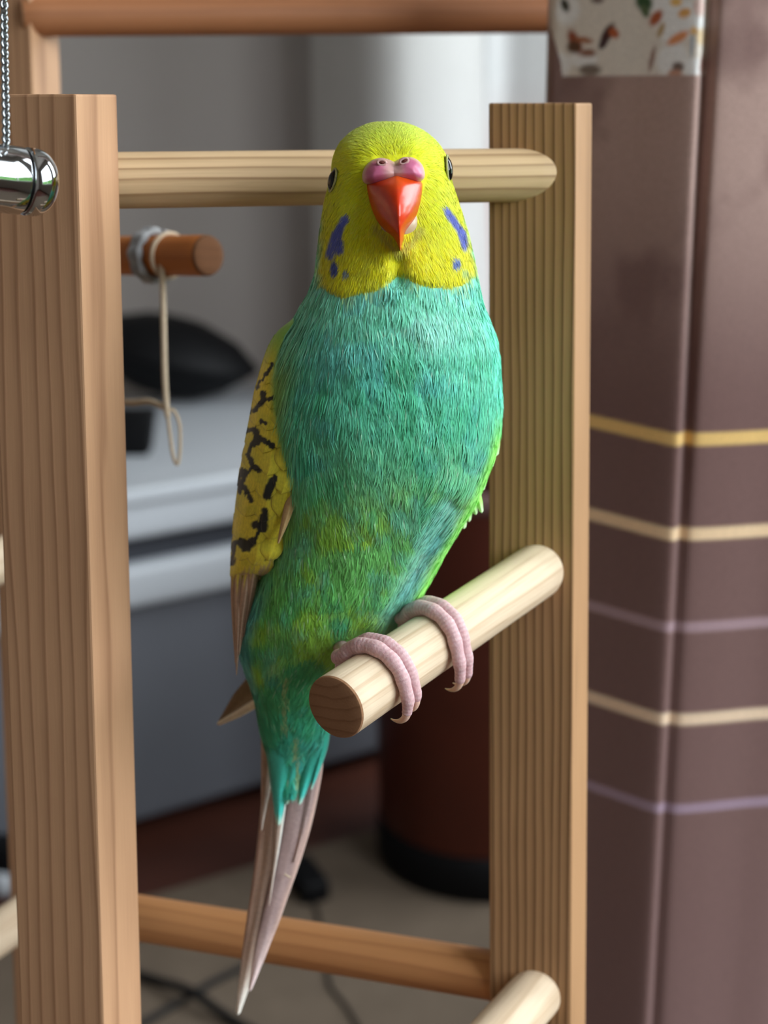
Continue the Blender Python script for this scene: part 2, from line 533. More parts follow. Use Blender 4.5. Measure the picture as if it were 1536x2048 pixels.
# small black box in front of it
kb = on_plane(258, 905, 2, UT)
b_ = box_bm(-.035, .024, -.018, .018, 0, .047, .004, 2)
for v in b_.verts:
    if v.co.z > .03: v.co.x += .006
    v.co += Vector(kb)
tag(bm_obj('black_case', b_, M['black'], None, True), 'small black case on the white unit in front of the black dish', 'case')

# white gathered curtain and pale lining before the back wall
def curtain_from_plan(name, plan, z0, z1, rows, mat_, colfun=None, thick=.0015, samples=200, flare=None, parent=None):
    c = catmull(plan, samples)
    t = np.gradient(c, axis=0); t /= np.linalg.norm(t, axis=1)[:, None]
    nn = np.stack([t[:, 1], -t[:, 0]], 1)
    loop = np.vstack([c, (c - nn * thick)[::-1]])
    zs = rows if rows is not None else np.linspace(z0, z1, 40)
    G = np.zeros((len(zs), len(loop), 3))
    G[..., 0] = loop[None, :, 0]; G[..., 1] = loop[None, :, 1]; G[..., 2] = np.asarray(zs)[:, None]
    if flare is not None:
        G = flare(G)
    cols = colfun(G) if colfun is not None else None
    return grid_obj(name, G, mat_, parent, True, cols)

def plan_at(px, Y):
    """x of a vertical surface at world distance Y seen at column px of row 400"""
    d_ = AX_R * ((px - CX) / FPX) + AX_U * ((CY - 400) / FPX) + AX_F
    k = Y / d_[1]
    return [d_[0] * k, Y]

zb = on_plane(960, 1000, 1, 1.75)[2]
wplan = [plan_at(626, 1.99), plan_at(640, 1.97), plan_at(652, 1.92), plan_at(690, 1.85), plan_at(735, 1.80), plan_at(790, 1.782), plan_at(850, 1.79), plan_at(905, 1.815),
         plan_at(940, 1.855), plan_at(955, 1.91), plan_at(956, 1.95)]
def wflare(G):
    z = G[..., 2:3]
    k = smooth01(1.0, .2, z)
    u = np.linspace(0, 1, G.shape[1] // 2); u = np.concatenate([u, u[::-1]])[None, :, None]
    G[..., 0:1] += -.012 * (z - .75) * u * 0 + .03 * k * u
    return G
tag(curtain_from_plan('white_curtain', wplan, zb, 2.2, None, M['white_cloth'], flare=wflare),
    'white gathered curtain hanging in a round fold before the grey wall', 'curtain')
pplan = [plan_at(900, 1.99), plan_at(960, 1.965), plan_at(1010, 1.975), plan_at(1060, 1.96), plan_at(1110, 1.95), plan_at(1180, 1.97), plan_at(1300, 1.955), plan_at(1420, 1.975)]
def pink_light_col(G):
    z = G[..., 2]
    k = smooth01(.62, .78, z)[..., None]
    return lin((214, 184, 180)) * (1 - k) + lin((222, 222, 222)) * k  # light reflected on the cloth painted as a pink-to-grey gradient
tag(curtain_from_plan('pale_curtain', pplan, .3, 2.2, np.linspace(.3, 2.2, 60), M['pale_cloth'], pink_light_col),
    'pale curtain with reflected pink light painted low on the cloth, hanging beside the white gathered curtain', 'curtain')

# ------------------------------------------------------------------ brown striped curtain on the right
def bp_(px, Z):
    q = P(px, 880, Z); return [q[0], q[1]]
bplan = [bp_(1072, .484), bp_(1078, .476), bp_(1110, .472), bp_(1175, .4655), bp_(1240, .4595), bp_(1300, .454), bp_(1342, .4505), bp_(1358, .450), bp_(1365, .4510),
         bp_(1369, .4518), bp_(1376, .4515), bp_(1400, .4505), bp_(1460, .452), bp_(1540, .455), bp_(1640, .458), bp_(1720, .466), bp_(1760, .476)]
stripe_px = [(880, (236, 196, 124), .0020), (1070, (240, 208, 168), .0020), (1256, (168, 140, 146), .0017), (1441, (236, 208, 178), .0020), (1620, (160, 136, 152), .0017)]
x_s, y_s = bp_(1350, .4502)
stripes = [(on_plane(1350, py - 1, 1, y_s)[2], c, w) for py, c, w in stripe_px]
floral_z = on_plane(1250, 152, 1, bp_(1250, .461)[1])[2]
zr = np.concatenate([np.linspace(0.02, .40, 60)[:-1], np.linspace(.40, .97, 820), np.linspace(.97, 1.9, 50)[1:]])
SAMP = 330
def bcol(G):
    z = G[..., 2]
    n = G.shape[1] // 2
    u = np.linspace(0, 1, n); u = np.concatenate([u, u[::-1]])[None, :] * np.ones_like(z)
    px, py, _ = project(G)
    base = lin((120, 91, 87))
    c = np.ones(z.shape + (1,)) * base
    # lighter mottling of the upper cloth
    nz = fbm(G[..., 0] * 38, z * 30, G[..., 1] * 38, 4)
    up = smooth01(.655, .745, z)
    k = (smooth01(.40, .58, nz) * up * .62 + up * .20)[..., None]
    c = c * (1 - k) + lin((186, 156, 146)) * k
    for z0, sc, w in stripes:
        slope = .0028 * np.clip((1345 - px) / 170, 0, 1.6)
        k = (1 - smooth01(w * .75, w * 1.25, np.abs(z - z0 - slope)))[..., None]
        c = c * (1 - k) + lin(sc) * k
    # printed flower band on the first fold
    edge = 1100 + 24 * smooth01(40, 145, py)
    inb = (z > floral_z) & (px > edge) & (px < 1424) & (u < .62)
    F = np.ones_like(c) * lin((226, 216, 204))
    def petal(cx, cy, rx, ry, ang, col, soft=.35):
        ca, sa = math.cos(math.radians(ang)), math.sin(math.radians(ang))
        dx, dy = px - cx, py - cy
        q = np.sqrt(((dx * ca + dy * sa) / rx) ** 2 + ((-dx * sa + dy * ca) / ry) ** 2)
        k_ = (1 - smooth01(1 - soft, 1 + soft, q))[..., None]
        F[...] = F * (1 - k_) + lin(col) * k_
    whites = [(1352, 30, 46, 30, -20), (1358, 60, 40, 22, -25), (1345, 118, 36, 30, -60), (1392, 45, 16, 20, 80), (1386, 135, 22, 20, 0), (1330, 12, 30, 22, 0),
              (1120, 130, 22, 24, 0), (1135, 20, 24, 30, 10), (1165, 118, 30, 16, 0), (1300, -30, 50, 30, 0), (1200, -40, 50, 26, 0)]
    for w_ in whites: petal(*w_[:4], w_[4], (240, 238, 236), .3)
    for a_ in [(1150, 84, 11, 26, -25, (150, 76, 44)), (1148, 94, 14, 12, 0, (96, 64, 40)), (1168, 80, 18, 6, 10, (168, 104, 66)), (1176, 106, 16, 8, 0, (150, 104, 84)),
               (1215, 68, 10, 24, 30, (74, 40, 32)), (1228, 66, 9, 12, -40, (176, 88, 42)), (1206, 88, 7, 12, 35, (70, 46, 48)),
               (1130, 10, 8, 14, -20, (62, 60, 46)), (1288, 4, 16, 20, -30, (56, 84, 48)), (1290, 22, 8, 14, -20, (88, 104, 70)),
               (1312, 36, 10, 18, 35, (176, 92, 52)), (1356, 76, 24, 9, -30, (226, 148, 98)), (1369, 26, 13, 9, -20, (226, 168, 96)), (1352, 4, 12, 8, 0, (236, 190, 110)),
               (1322, 60, 6, 16, 20, (190, 160, 116)), (1304, 118, 5, 26, 12, (160, 130, 118)), (1356, 134, 12, 10, 0, (120, 100, 92)), (1350, 146, 14, 7, 0, (196, 146, 124)),
               (1384, 88, 4, 26, 4, (176, 180, 184)), (1403, 74, 10, 16, 0, (226, 200, 160)), (1398, 14, 12, 18, 0, (226, 196, 188)), (1180, 140, 22, 12, 0, (128, 112, 100)),
               (1404, 130, 5, 20, 5, (170, 124, 110)), (1195, 0, 14, 6, 0, (110, 90, 84)), (1388, 62, 8, 8, 0, (230, 184, 120))]:
        petal(*a_)
    c[inb] = F[inb]
    return c
def crease(G):
    G[..., 1] += .0042 * np.exp(-((G[..., 0] - bp_(1370, .453)[0]) / .0016) ** 2) * smooth01(.58, .78, G[..., 2])
    return G
tag(curtain_from_plan('brown_curtain', bplan, 0, 1.9, zr, M['curtain'], bcol, samples=SAMP, flare=crease),
    'brown velvet curtain with cream and mauve stripes and a printed flower band', 'curtain')

# ------------------------------------------------------------------ wooden play stand
t_cam = np.array([-.0096, .9926, -.1209])
T_UP = AX_R * t_cam[0] + AX_U * t_cam[1] + AX_F * t_cam[2]
T_UP /= np.linalg.norm(T_UP)
T_MAIN = T_UP
PSI = math.radians(20)
u_w = np.array([math.cos(PSI), -math.sin(PSI), 0])
v_w = np.array([math.sin(PSI), math.cos(PSI), 0])

stand = empty('play_stand', (0, .33, 0), 'pine wood bird play stand with round perches and upright posts', 'bird stand')

def post(K, W, D, m, up=0.0, name='post', lean=0.0):
    T_UP = T_MAIN + AX_R * lean
    K = np.asarray(K) + T_UP * up
    L = K[2] / T_UP[2]
    top = [K - u_w * W, K, K + v_w * D, K - u_w * W + v_w * D]
    bot = [q - T_UP * ((q[2] - RUG_Z) / T_UP[2]) for q in top]
    bm = bmesh.new()
    vt = [bm.verts.new(Vector(q)) for q in top]
    vb = [bm.verts.new(Vector(q)) for q in bot]
    bm.faces.new(vt)
    bm.faces.new(vb[::-1])
    for i in range(4):
        j = (i + 1) % 4
        bm.faces.new((vb[i], vb[j], vt[j], vt[i]))
    bmesh.ops.recalc_face_normals(bm, faces=bm.faces[:])
    bmesh.ops.bevel(bm, geom=bm.edges[:], offset=.0005, segments=2, affect='EDGES', profile=.6)
    me = bpy.data.meshes.new(name)
    bm.to_mesh(me); bm.free()
    co = np.zeros(len(me.vertices) * 3); me.vertices.foreach_get('co', co); co = co.reshape(-1, 3)
    h = (co[:, 2] - K[2]) / T_UP[2]
    q = co - K - h[:, None] * T_UP
    set_vec(me, np.stack([q @ u_w + .03, q @ v_w + .02, h + .5], 1))
    return link(name, me, m, stand, False)

KL, KR = P(152, 188, .295), P(1153, 206, .331)
WL, DL = .0212, .0162
WR, DR = .0205, .0165
post(KL, WL, DL, M['post'], lean=.0038)
post(KR, WR, DR, M['post_fine'])
KB = P(60, 30, .452)
post(KB, .0205, .0160, M['post'], up=.10)

def dowel(name, A, B, r, m, parent=stand, n=30, S=40, bev=.0006, seed=0, end='end_grain'):
    A, B = np.asarray(A, float), np.asarray(B, float)
    L = np.linalg.norm(B - A)
    dd, e1, e2 = frame_of(B - A)
    prof = [(0, 0), (r * .5, 0), (r - bev, 0), (r - bev * .3, bev * .3), (r, bev)]
    prof += [(r, q) for q in np.linspace(bev, L - bev, n)[1:-1]]
    prof += [(r, L - bev), (r - bev * .3, L - bev * .3), (r - bev, L), (r * .5, L), (0, L)]
    ang = np.linspace(0, 2 * math.pi, S, endpoint=False)
    G = np.zeros((len(prof), S, 3)); gr = np.zeros((len(prof), S, 3))
    for i, (rr, q) in enumerate(prof):
        rr = max(rr, 1e-6)
        G[i] = A + dd * q + rr * (np.cos(ang)[:, None] * e1 + np.sin(ang)[:, None] * e2)
        gr[i, :, 0] = rr * np.cos(ang) + .02 + seed; gr[i, :, 1] = rr * np.sin(ang) + .02; gr[i, :, 2] = q + seed
    me = mesh_data(name, G.reshape(-1, 3), grid_faces(len(prof), S, True))
    set_vec(me, gr.reshape(-1, 3))
    o = link(name, me, m, parent)
    me.set_sharp_from_angle(angle=math.radians(35))
    me.materials.append(M[end])
    mi = np.zeros(len(me.polygons), dtype=np.int32)
    mi[:4 * S] = 1; mi[-4 * S:] = 1
    me.polygons.foreach_set('material_index', mi)
    return o

# the bird's perch
PN_, PF_ = P(669, 1416, .2855), P(1049, 1160, .343)
PR = .0065
p_dir = (PF_ - PN_) / np.linalg.norm(PF_ - PN_)
dowel('perch', PN_, PF_ + p_dir * .010, PR, M['dowel'])
# lower perch, only its inner end in view
lp = P(1047, 2015, .356)
dowel('perch', lp + p_dir * .010, lp - p_dir * .072, PR, M['dowel'], seed=.01)
# upper rung between the posts
r1a, r1b = P(998, 351, .3375), P(235, 361, .3185)
rd = (r1a - r1b) / np.linalg.norm(r1a - r1b)
dowel('rung', r1b - rd * .012, r1a + rd * .0125, .0060, M['dowel_bar'], seed=.003)
# lower rung running back to the left
r2a, r2b = P(978, 1949, .371), P(280, 1836, .408)
rd2 = (r2a - r2b) / np.linalg.norm(r2a - r2b)
dowel('rung', r2b - rd2 * .028, r2a + rd2 * .004, .0062, M['dowel_warm'], seed=.02)
# rear top rung
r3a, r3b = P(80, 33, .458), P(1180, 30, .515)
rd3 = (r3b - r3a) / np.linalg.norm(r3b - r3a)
dowel('rung', r3a - rd3 * .006, r3b, .0060, M['dowel_shaded'], seed=.03)
# short amber stub from the rear post carrying the twine
s1, s0 = P(420, 511, .404), P(100, 512, .452)
dowel('perch', s0, s1, .0056, M['dowel_amber'], seed=.05, bev=.0012, end='end_grain_dark')
# perches on the far side, cut by the frame
q1 = P(66, 1820, .455)
dowel('perch', q1 + p_dir * .006, q1 - p_dir * .075, PR, M['dowel'], seed=.06)
q2 = P(40, 1105, .452)
dowel('perch', q2 + p_dir * .010, q2 - p_dir * .06, .0069, M['dowel'], seed=.07)
# forward arm above the frame, holding the chain
ch_top = P(6, -330, .270)
arm_b = KB + T_UP * .085 - u_w * .010 + v_w * .006
dowel('rung', arm_b, ch_top + (ch_top - arm_b) / np.linalg.norm(ch_top - arm_b) * .012, .0056, M['dowel_warm'], seed=.08)

# ------------------------------------------------------------------ steel capsule on a chain
cap_c = P(44, 362, .266)
ax_cam = np.array([math.cos(math.radians(36)), .02, math.sin(math.radians(36))])
cdir = AX_R * ax_cam[0] + AX_U * ax_cam[1] + AX_F * ax_cam[2]
cdir /= np.linalg.norm(cdir)
toy = empty('steel_capsule', cap_c, 'polished steel capsule with a domed end hanging from a silver chain', 'bird toy')
def lathe_dir(profile, c, d_, S=64):
    d_, e1, e2 = frame_of(d_)
    ang = np.linspace(0, 2 * math.pi, S, endpoint=False)
    G = np.zeros((len(profile), S, 3))
    for i, (r_, h_) in enumerate(profile):
        G[i] = c + d_ * h_ + max(r_, 1e-6) * (np.cos(ang)[:, None] * e1 + np.sin(ang)[:, None] * e2)
    return G
rc = .00605
body_p = [(0, -.045), (rc * .5, -.0445), (rc * .86, -.0425), (rc, -.039)] + [(rc, h) for h in np.linspace(-.036, -.0006, 12)] + [(rc - .0003, -.0002), (rc - .0006, -.0002)]
cap_p = [(rc - .0006, .0002), (rc - .0003, .0002), (rc, .0006), (rc, .0022)] + \
        [(rc * math.cos(a), .0022 + .0042 * math.sin(a)) for a in np.linspace(.05, math.pi / 2, 14)]
grid_obj('tube', lathe_dir(body_p, cap_c, cdir), M['chrome'], toy)
grid_obj('end_cap', lathe_dir(cap_p, cap_c, cdir), M['chrome'], toy)
grid_obj('seam', lathe_dir([(rc - .0005, -.0004), (rc - .00045, 0), (rc - .0005, .0004)], cap_c, cdir), M['black'], toy)
# chain of small box links
ch0 = P(14, 318, .2595); ch1 = P(12, 280, .262); ch2 = P(10, 150, .265); ch3 = P(8, 0, .268); ch4 = ch_top + np.array([0, 0, -.0062])
cpath = catmull([P(2, 306, .2588), ch0 * .4 + P(2, 306, .2588) * .6, ch1, ch2, ch3, ch4], 400)
seg = np.concatenate([[0], np.cumsum(np.linalg.norm(np.diff(cpath, axis=0), axis=1))])
pitch = .00086
nl = int(seg[-1] / pitch)
lt = np.linspace(0, 2 * math.pi, 15)
ring = np.stack([.00062 * np.cos(lt), np.zeros_like(lt), .00072 * np.sin(lt)], 1)[:-1]
ring = np.vstack([ring, ring[:1]])
lg = tube_grid(ring, .00030, 6)
link_me = mesh_data('chain_link', lg.reshape(-1, 3), grid_faces(len(ring), 6, True))
link_me.materials.append(M['chain'])
link_me.polygons.foreach_set('use_smooth', np.ones(len(link_me.polygons), dtype=bool))
for k in range(nl):
    s_ = (k + .5) * pitch
    p_ = np.array([np.interp(s_, seg, cpath[:, a]) for a in range(3)])
    p2 = np.array([np.interp(s_ + .0003, seg, cpath[:, a]) for a in range(3)])
    dd, e1, e2 = frame_of(p2 - p_)
    a = math.radians(45 + 90 * (k % 2))
    x_ = e1 * math.cos(a) + e2 * math.sin(a)
    y_ = np.cross(dd, x_)
    o = bpy.data.objects.new('chain_link', link_me)
    COL.objects.link(o)
    o.parent = toy
    o.matrix_local = Matrix(((x_[0], y_[0], dd[0], p_[0] - cap_c[0]), (x_[1], y_[1], dd[1], p_[1] - cap_c[1]), (x_[2], y_[2], dd[2], p_[2] - cap_c[2]), (0, 0, 0, 1)))

# ------------------------------------------------------------------ cord and twine on the amber stub
sd = (s1 - s0) / np.linalg.norm(s1 - s0)
def stub_at(px):
    f_ = (px - 100) / 320.0
    lo, hi = 0., 1.
    for _ in range(40):
        mid = (lo + hi) / 2
        if project(s0 + (s1 - s0) * mid)[0] < px: lo = mid
        else: hi = mid
    return s0 + (s1 - s0) * lo
wc = stub_at(308)
_, e1, e2 = frame_of(sd)
tw = empty('twine', wc, 'pale twine with a loop tied to the amber perch by grey cord', 'twine')
aa = np.linspace(0, 2 * math.pi * 4.2, 170)
hel = wc + np.outer((aa / aa[-1] - .5) * .0042, sd) + .0068 * (np.cos(aa)[:, None] * e1 + np.sin(aa)[:, None] * e2)
grid_obj('cord_wrap', tube_grid(hel, .0011 + .0003 * np.sin(aa * 9), 9), M['rope'], tw)
wc2 = stub_at(338)
aa = np.linspace(0, 2 * math.pi, 40)
grid_obj('twine_ring', tube_grid(wc2 + np.outer(.0006 * np.sin(aa), sd) + .0062 * (np.cos(aa)[:, None] * e1 + np.sin(aa)[:, None] * e2), .0006, 8), M['twine'], tw)
zt = project(stub_at(326))[2] - .0055
twp = catmull([P(322, 520, zt), P(325, 560, zt), P(327, 640, zt), P(329, 740, zt), P(333, 815, zt), P(336, 835, zt)], 60)
grid_obj('hanging_string', tube_grid(twp, .00085, 8), M['twine'], tw)
lp_ = catmull([P(334, 820, zt), P(348, 822, zt), P(359, 850, zt), P(360, 900, zt), P(355, 928, zt), P(346, 912, zt), P(340, 870, zt), P(336, 838, zt), P(332, 815, zt)], 90)
grid_obj('loop', tube_grid(lp_, .0005, 8), M['twine'], tw)
hz = catmull([P(334, 818, zt), P(300, 803, zt + .004), P(262, 805, zt + .01), P(225, 800, zt + .02), P(190, 790, zt + .03)], 40)
grid_obj('side_string', tube_grid(hz, .0009, 8), M['twine'], tw)

# ------------------------------------------------------------------ cables on the rug
def cable(name, pts, r_, label, hop=0.0):
    w = [floor_pt(px, py, RUG_Z + r_) + np.array([0, 0, hop * math.exp(-((px - 385) / 60) ** 2)]) for px, py in pts]
    o = grid_obj(name, tube_grid(catmull(w, 120), r_, 10), M['rubber'])
    return tag(o, label, 'cable')
cable('power_cable', [(120, 1900), (200, 1930), (275, 1950), (330, 1972), (385, 2000), (440, 2030), (490, 2055), (600, 2110)], .0042,
      'thicker black cable curving across the taupe rug', .0078)
cable('thin_cable', [(230, 2075), (300, 2038), (370, 1998), (430, 1962), (480, 1938), (520, 1915), (560, 1880)], .0032,
      'thinner black cable crossing under the thicker one on the rug')
ad = floor_pt(612, 1778, RUG_Z)
adp = empty('power_adapter', ad, 'black power adapter with thin kinked cord on the rug', 'adapter')
b_ = box_bm(-.014, .014, -.03, .03, 0, .022, .004, 2)
bmesh.ops.rotate(b_, verts=b_.verts, cent=(0, 0, 0), matrix=Matrix.Rotation(math.radians(24), 3, 'Z'))
for v in b_.verts: v.co += Vector(ad)
bm_obj('case', b_, M['black'], adp, True)
w = [floor_pt(px, py, RUG_Z + .0016) for px, py in [(618, 1790), (632, 1815), (640, 1850), (645, 1900), (655, 1945), (662, 1975), (690, 2010), (720, 2060)]]
grid_obj('cord', tube_grid(catmull(w, 80), .0016, 8), M['rubber'], adp)
# small white castor under the unit's left end
cpos = floor_pt(6, 1790, 0)
cas = empty('castor', cpos, 'small white castor wheel with black fork on the dark floor', 'castor')
grid_obj('wheel', lathe_dir([(0, -.008), (.016, -.008), (.019, -.005), (.019, .005), (.016, .008), (0, .008)], cpos + np.array([0, 0, .019]), np.array([.9, .3, 0]), 32), M['plastic'], cas)
b_ = box_bm(-.014, .014, -.014, .014, .030, .06, .003, 2)
for v in b_.verts: v.co += Vector(cpos)
bm_obj('fork', b_, M['black'], cas, True)

# ------------------------------------------------------------------ the budgerigar
bird = empty('budgerigar', (PN_ + p_dir * .02) + np.array([0, 0, PR]), 'green and yellow budgerigar with red beak gripping the front perch', 'bird')
ALB = 1.30
def alb(c):
    v = lin(c) * ALB
    g = v @ np.array([.25, .6, .15])
    return np.clip(v * .95 + g * .05, 0, .95)

rows = np.array([
    # y, left, right, Zc, half depth
    (340, 664, 897, 302.0, 14.0), (370, 658, 905, 302.0, 14.6), (400, 650, 915, 302.4, 15.2), (430, 645, 925, 302.8, 15.8), (460, 641, 934, 303.2, 16.4),
    (500, 637, 943, 303.8, 17.2), (540, 633, 951, 304.4, 18.2), (580, 621, 959, 305.0, 19.2), (600, 610, 963, 305.4, 19.8), (630, 593, 974, 306.0, 20.6),
    (660, 581, 986, 306.5, 21.3), (700, 567, 995, 307.0, 22.2), (750, 556, 1000, 308.0, 22.8), (800, 548, 1003, 309.0, 23.0), (850, 545, 1001, 310.0, 23.0),
    (900, 547, 992, 311.0, 22.8), (950, 550, 975, 312.5, 22.2), (1000, 550, 955, 314.2, 21.4), (1050, 545, 925, 316.0, 20.4), (1100, 538, 894, 318.0, 19.2),
    (1150, 525, 867, 320.0, 18.2), (1200, 506, 838, 322.2, 17.2), (1240, 489, 806, 324.3, 16.0), (1270, 481, 775, 326.0, 15.0), (1300, 481, 733, 328.0, 13.6),
    (1330, 488, 690, 330.0, 12.2), (1360, 498, 664, 331.6, 11.0), (1400, 510, 657, 333.4, 9.6), (1450, 519, 655, 336.0, 7.6), (1490, 529, 640, 338.2, 5.6),
    (1520, 545, 618, 340.2, 3.6), (1550, 560, 600, 341.6, 2.0), (1600, 570, 590, 342.4, .8)], float)
yy = np.arange(340, 1601)
def smoothed(col):
    v = np.interp(yy, rows[:, 0], rows[:, col])
    k = np.hanning(41); k /= k.sum()
    vp = np.concatenate([2 * v[0] - v[20:0:-1], v, 2 * v[-1] - v[-2:-22:-1]])
    return np.convolve(vp, k, 'valid')
SM = [None] + [smoothed(c) for c in range(1, 5)]
def row_params(y):
    y = np.asarray(y, float)
    yl = np.clip(y, 340, 1600)
    xl, xr, zc, hd = [np.interp(yl, yy, SM[c]) for c in (1, 2, 3, 4)]
    xc, hw = (xl + xr) / 2, (xr - xl) / 2
    k = np.sqrt(np.clip(1 - ((340 - np.minimum(y, 340)) / 97.5) ** 2, 1e-5, 1))
    xc = np.where(y < 340, xc - 4.5 * smooth01(340, 243, y), xc)
    return xc, hw * k, zc / 1000, hd / 1000 * k
NS = 2.25
def body_front_Z(x, y):
    xc, hw, zc, hd = row_params(y)
    c = np.clip(np.abs((x - xc) / hw), 0, 1)
    return zc - hd * (1 - c ** NS) ** (1 / NS)

# chin / cheek mask lower edge
mk = np.array([(600, 520), (636, 553), (648, 572), (665, 585), (685, 592), (710, 586), (745, 580), (772, 567), (793, 549), (812, 552), (838, 564), (868, 571), (898, 571),
               (922, 566), (940, 552), (950, 530), (990, 480)], float)
def mask_d(px, py):
    """positive inside the yellow face"""
    d1 = np.interp(px, mk[:, 0], mk[:, 1]) - py
    right = np.interp(py, [300, 400, 440, 480, 520, 560], [960, 930, 934, 940, 945, 948]) - px
    left = px - np.interp(py, [300, 420, 470, 520, 560], [600, 640, 642, 640, 641])
    return np.minimum(d1, np.minimum(right, left))

def seg_d(px, py, pts):
    d = np.full(np.shape(px), 1e9)
    for (x0, y0), (x1, y1) in zip(pts[:-1], pts[1:]):
        vx, vy = x1 - x0, y1 - y0
        t = np.clip(((px - x0) * vx + (py - y0) * vy) / (vx * vx + vy * vy + 1e-9), 0, 1)
        d = np.minimum(d, np.hypot(px - x0 - t * vx, py - y0 - t * vy))
    return d

def mix(a, b, k): return a * (1 - k[..., None]) + b * k[..., None]

def body_colour(px, py, front):
    px, py = np.asarray(px, float), np.asarray(py, float)
    wob = (fbm(px / 16, py / 16, 2.0, 3) - .5)
    gy = [500, 600, 680, 780, 860, 940, 1020, 1100, 1180, 1260, 1330, 1400, 1470, 1600]
    gc = [(122, 212, 184), (114, 204, 174), (102, 196, 168), (82, 188, 154), (86, 184, 144), (96, 182, 130), (104, 180, 112), (104, 184, 94), (98, 182, 86), (86, 174, 92), (70, 160, 96),
          (48, 148, 96), (38, 158, 128), (40, 172, 158)]
    gcl = np.array([alb(c) for c in gc])
    c = np.stack([np.interp(py + wob * 50, gy, gcl[:, k]) for k in range(3)], -1)
    n1 = fbm(px / 62, py / 46, 5.0, 3)
    n2 = fbm(px / 50, py / 38, 9.0, 3)
    n3 = fbm(px / 34, py / 60, 13.0, 2)
    low = smooth01(930, 1060, py) * (1 - smooth01(1330, 1420, py))
    c = mix(c, alb((138, 190, 44)), smooth01(.45, .63, n1) * low * .85)
    c = mix(c, alb((70, 170, 190)), smooth01(.54, .70, n2) * .26)
    c = mix(c, alb((50, 168, 112)), smooth01(.55, .72, n3) * .45 * smooth01(560, 700, py))
    # pale fluffed patch at the upper right breast
    q = np.hypot((px - 862) / 70, (py - 650) / 46)
    c = mix(c, alb((140, 208, 188)), (1 - smooth01(.2, 1.2, q)) * .75)
    # blue grey thigh fold
    fd = seg_d(px, py, [(905, 1010), (845, 1120), (790, 1230)])
    c = mix(c, alb((110, 186, 176)), (1 - smooth01(8, 46, fd)) * .7)
    fd2 = seg_d(px, py, [(890, 1060), (850, 1120), (812, 1180)])
    c = mix(c, alb((86, 168, 184)), (1 - smooth01(3, 14, fd2)) * .35)
    # yellow green right flank, the light along its edge painted in
    xc, hw, _, _ = row_params(py)
    e = (px - xc) / hw
    c = mix(c, alb((140, 226, 96)), smooth01(.90, .99, e) * smooth01(770, 880, py) * (1 - smooth01(1200, 1240, py)))
    c = mix(c, alb((100, 216, 190)), smooth01(.86, .98, e) * smooth01(520, 600, py) * (1 - smooth01(760, 880, py)) * .7)
    # blue tinge low on the left flank
    c = mix(c, alb((70, 168, 176)), smooth01(-.78, -.96, e) * smooth01(1120, 1220, py) * (1 - smooth01(1330, 1420, py)) * .8)
    # greener shoulder next to the wing
    c = mix(c, alb((146, 180, 46)), smooth01(-.74, -.95, e) * smooth01(640, 720, py) * (1 - smooth01(1060, 1140, py)) * .8)
    # pale shafts in the undertail
    for pts, w in (([(574, 1350), (570, 1400), (566, 1452)], 5), ([(594, 1470), (592, 1520), (596, 1560)], 5)):
        c = mix(c, alb((150, 168, 110)), (1 - smooth01(w * .4, w * 1.6, seg_d(px, py, pts))) * .75)
    # back of the bird: green nape and mantle
    # face
    md = mask_d(px, py) + wob * 16
    yel = np.ones(px.shape + (3,)) * lin((226, 230, 24))
    yel = mix(yel, lin((212, 230, 70)), 1 - smooth01(255, 315, py))
    yel = mix(yel, lin((234, 228, 22)), smooth01(430, 520, py))
    yel = mix(yel, alb((186, 196, 70)), smooth01(.40, .70, fbm(px / 9, py / 9, 4.0, 2)) * .22)
    c = mix(c, yel, smooth01(-10, 9, md))
    blue = alb((84, 96, 176))
    for pts, w in (([(694, 434), (682, 454), (676, 464)], 8), ([(676, 462), (662, 503)], 9), ([(678, 464), (680, 494)], 9),
                   ([(889, 415), (905, 438), (920, 459)], 7), ([(920, 459), (926, 484)], 8)):
        dd = seg_d(px, py, pts) + wob * 5
        c = mix(c, blue, 1 - smooth01(w * .6, w * 1.45, dd))
    for x0, y0, rx, ry, cc in ((671, 531, 8, 15, (72, 84, 150)), (694, 544, 7, 10, (104, 116, 120)), (910, 521, 9, 12, (84, 104, 160)), (928, 541, 7, 9, (164, 186, 96))):
        q = np.hypot((px - x0) / rx, (py - y0) / ry) + wob * .5
        c = mix(c, alb(cc), 1 - smooth01(.75, 1.25, q))
    # dusky feathering round the gape
    gd = seg_d(px, py, [(752, 452), (776, 482), (800, 506), (822, 482), (838, 455)])
    c = mix(c, alb((150, 140, 80)), (1 - smooth01(2, 12, gd)) * .5)
    return np.clip(c, 0, .95)

ytop = 340 - 97.4 * np.cos(np.linspace(0, 1, 46)[:-1] * math.pi / 2)
ys = np.concatenate([ytop, np.arange(340, 1600.1, 3.0)])
SEG = 340
phi = np.linspace(0, 2 * math.pi, SEG, endpoint=False)
cph, sph = np.cos(phi), np.sin(phi)
ex = np.sign(cph) * np.abs(cph) ** (2 / NS)
ez = np.sign(sph) * np.abs(sph) ** (2 / NS)
xc, hw, zc, hd = row_params(ys)
PX = xc[:, None] + hw[:, None] * ex[None, :]
PY = ys[:, None] * np.ones_like(PX)
PZ = zc[:, None] - hd[:, None] * ez[None, :]
front = ez[None, :] * np.ones_like(PX)
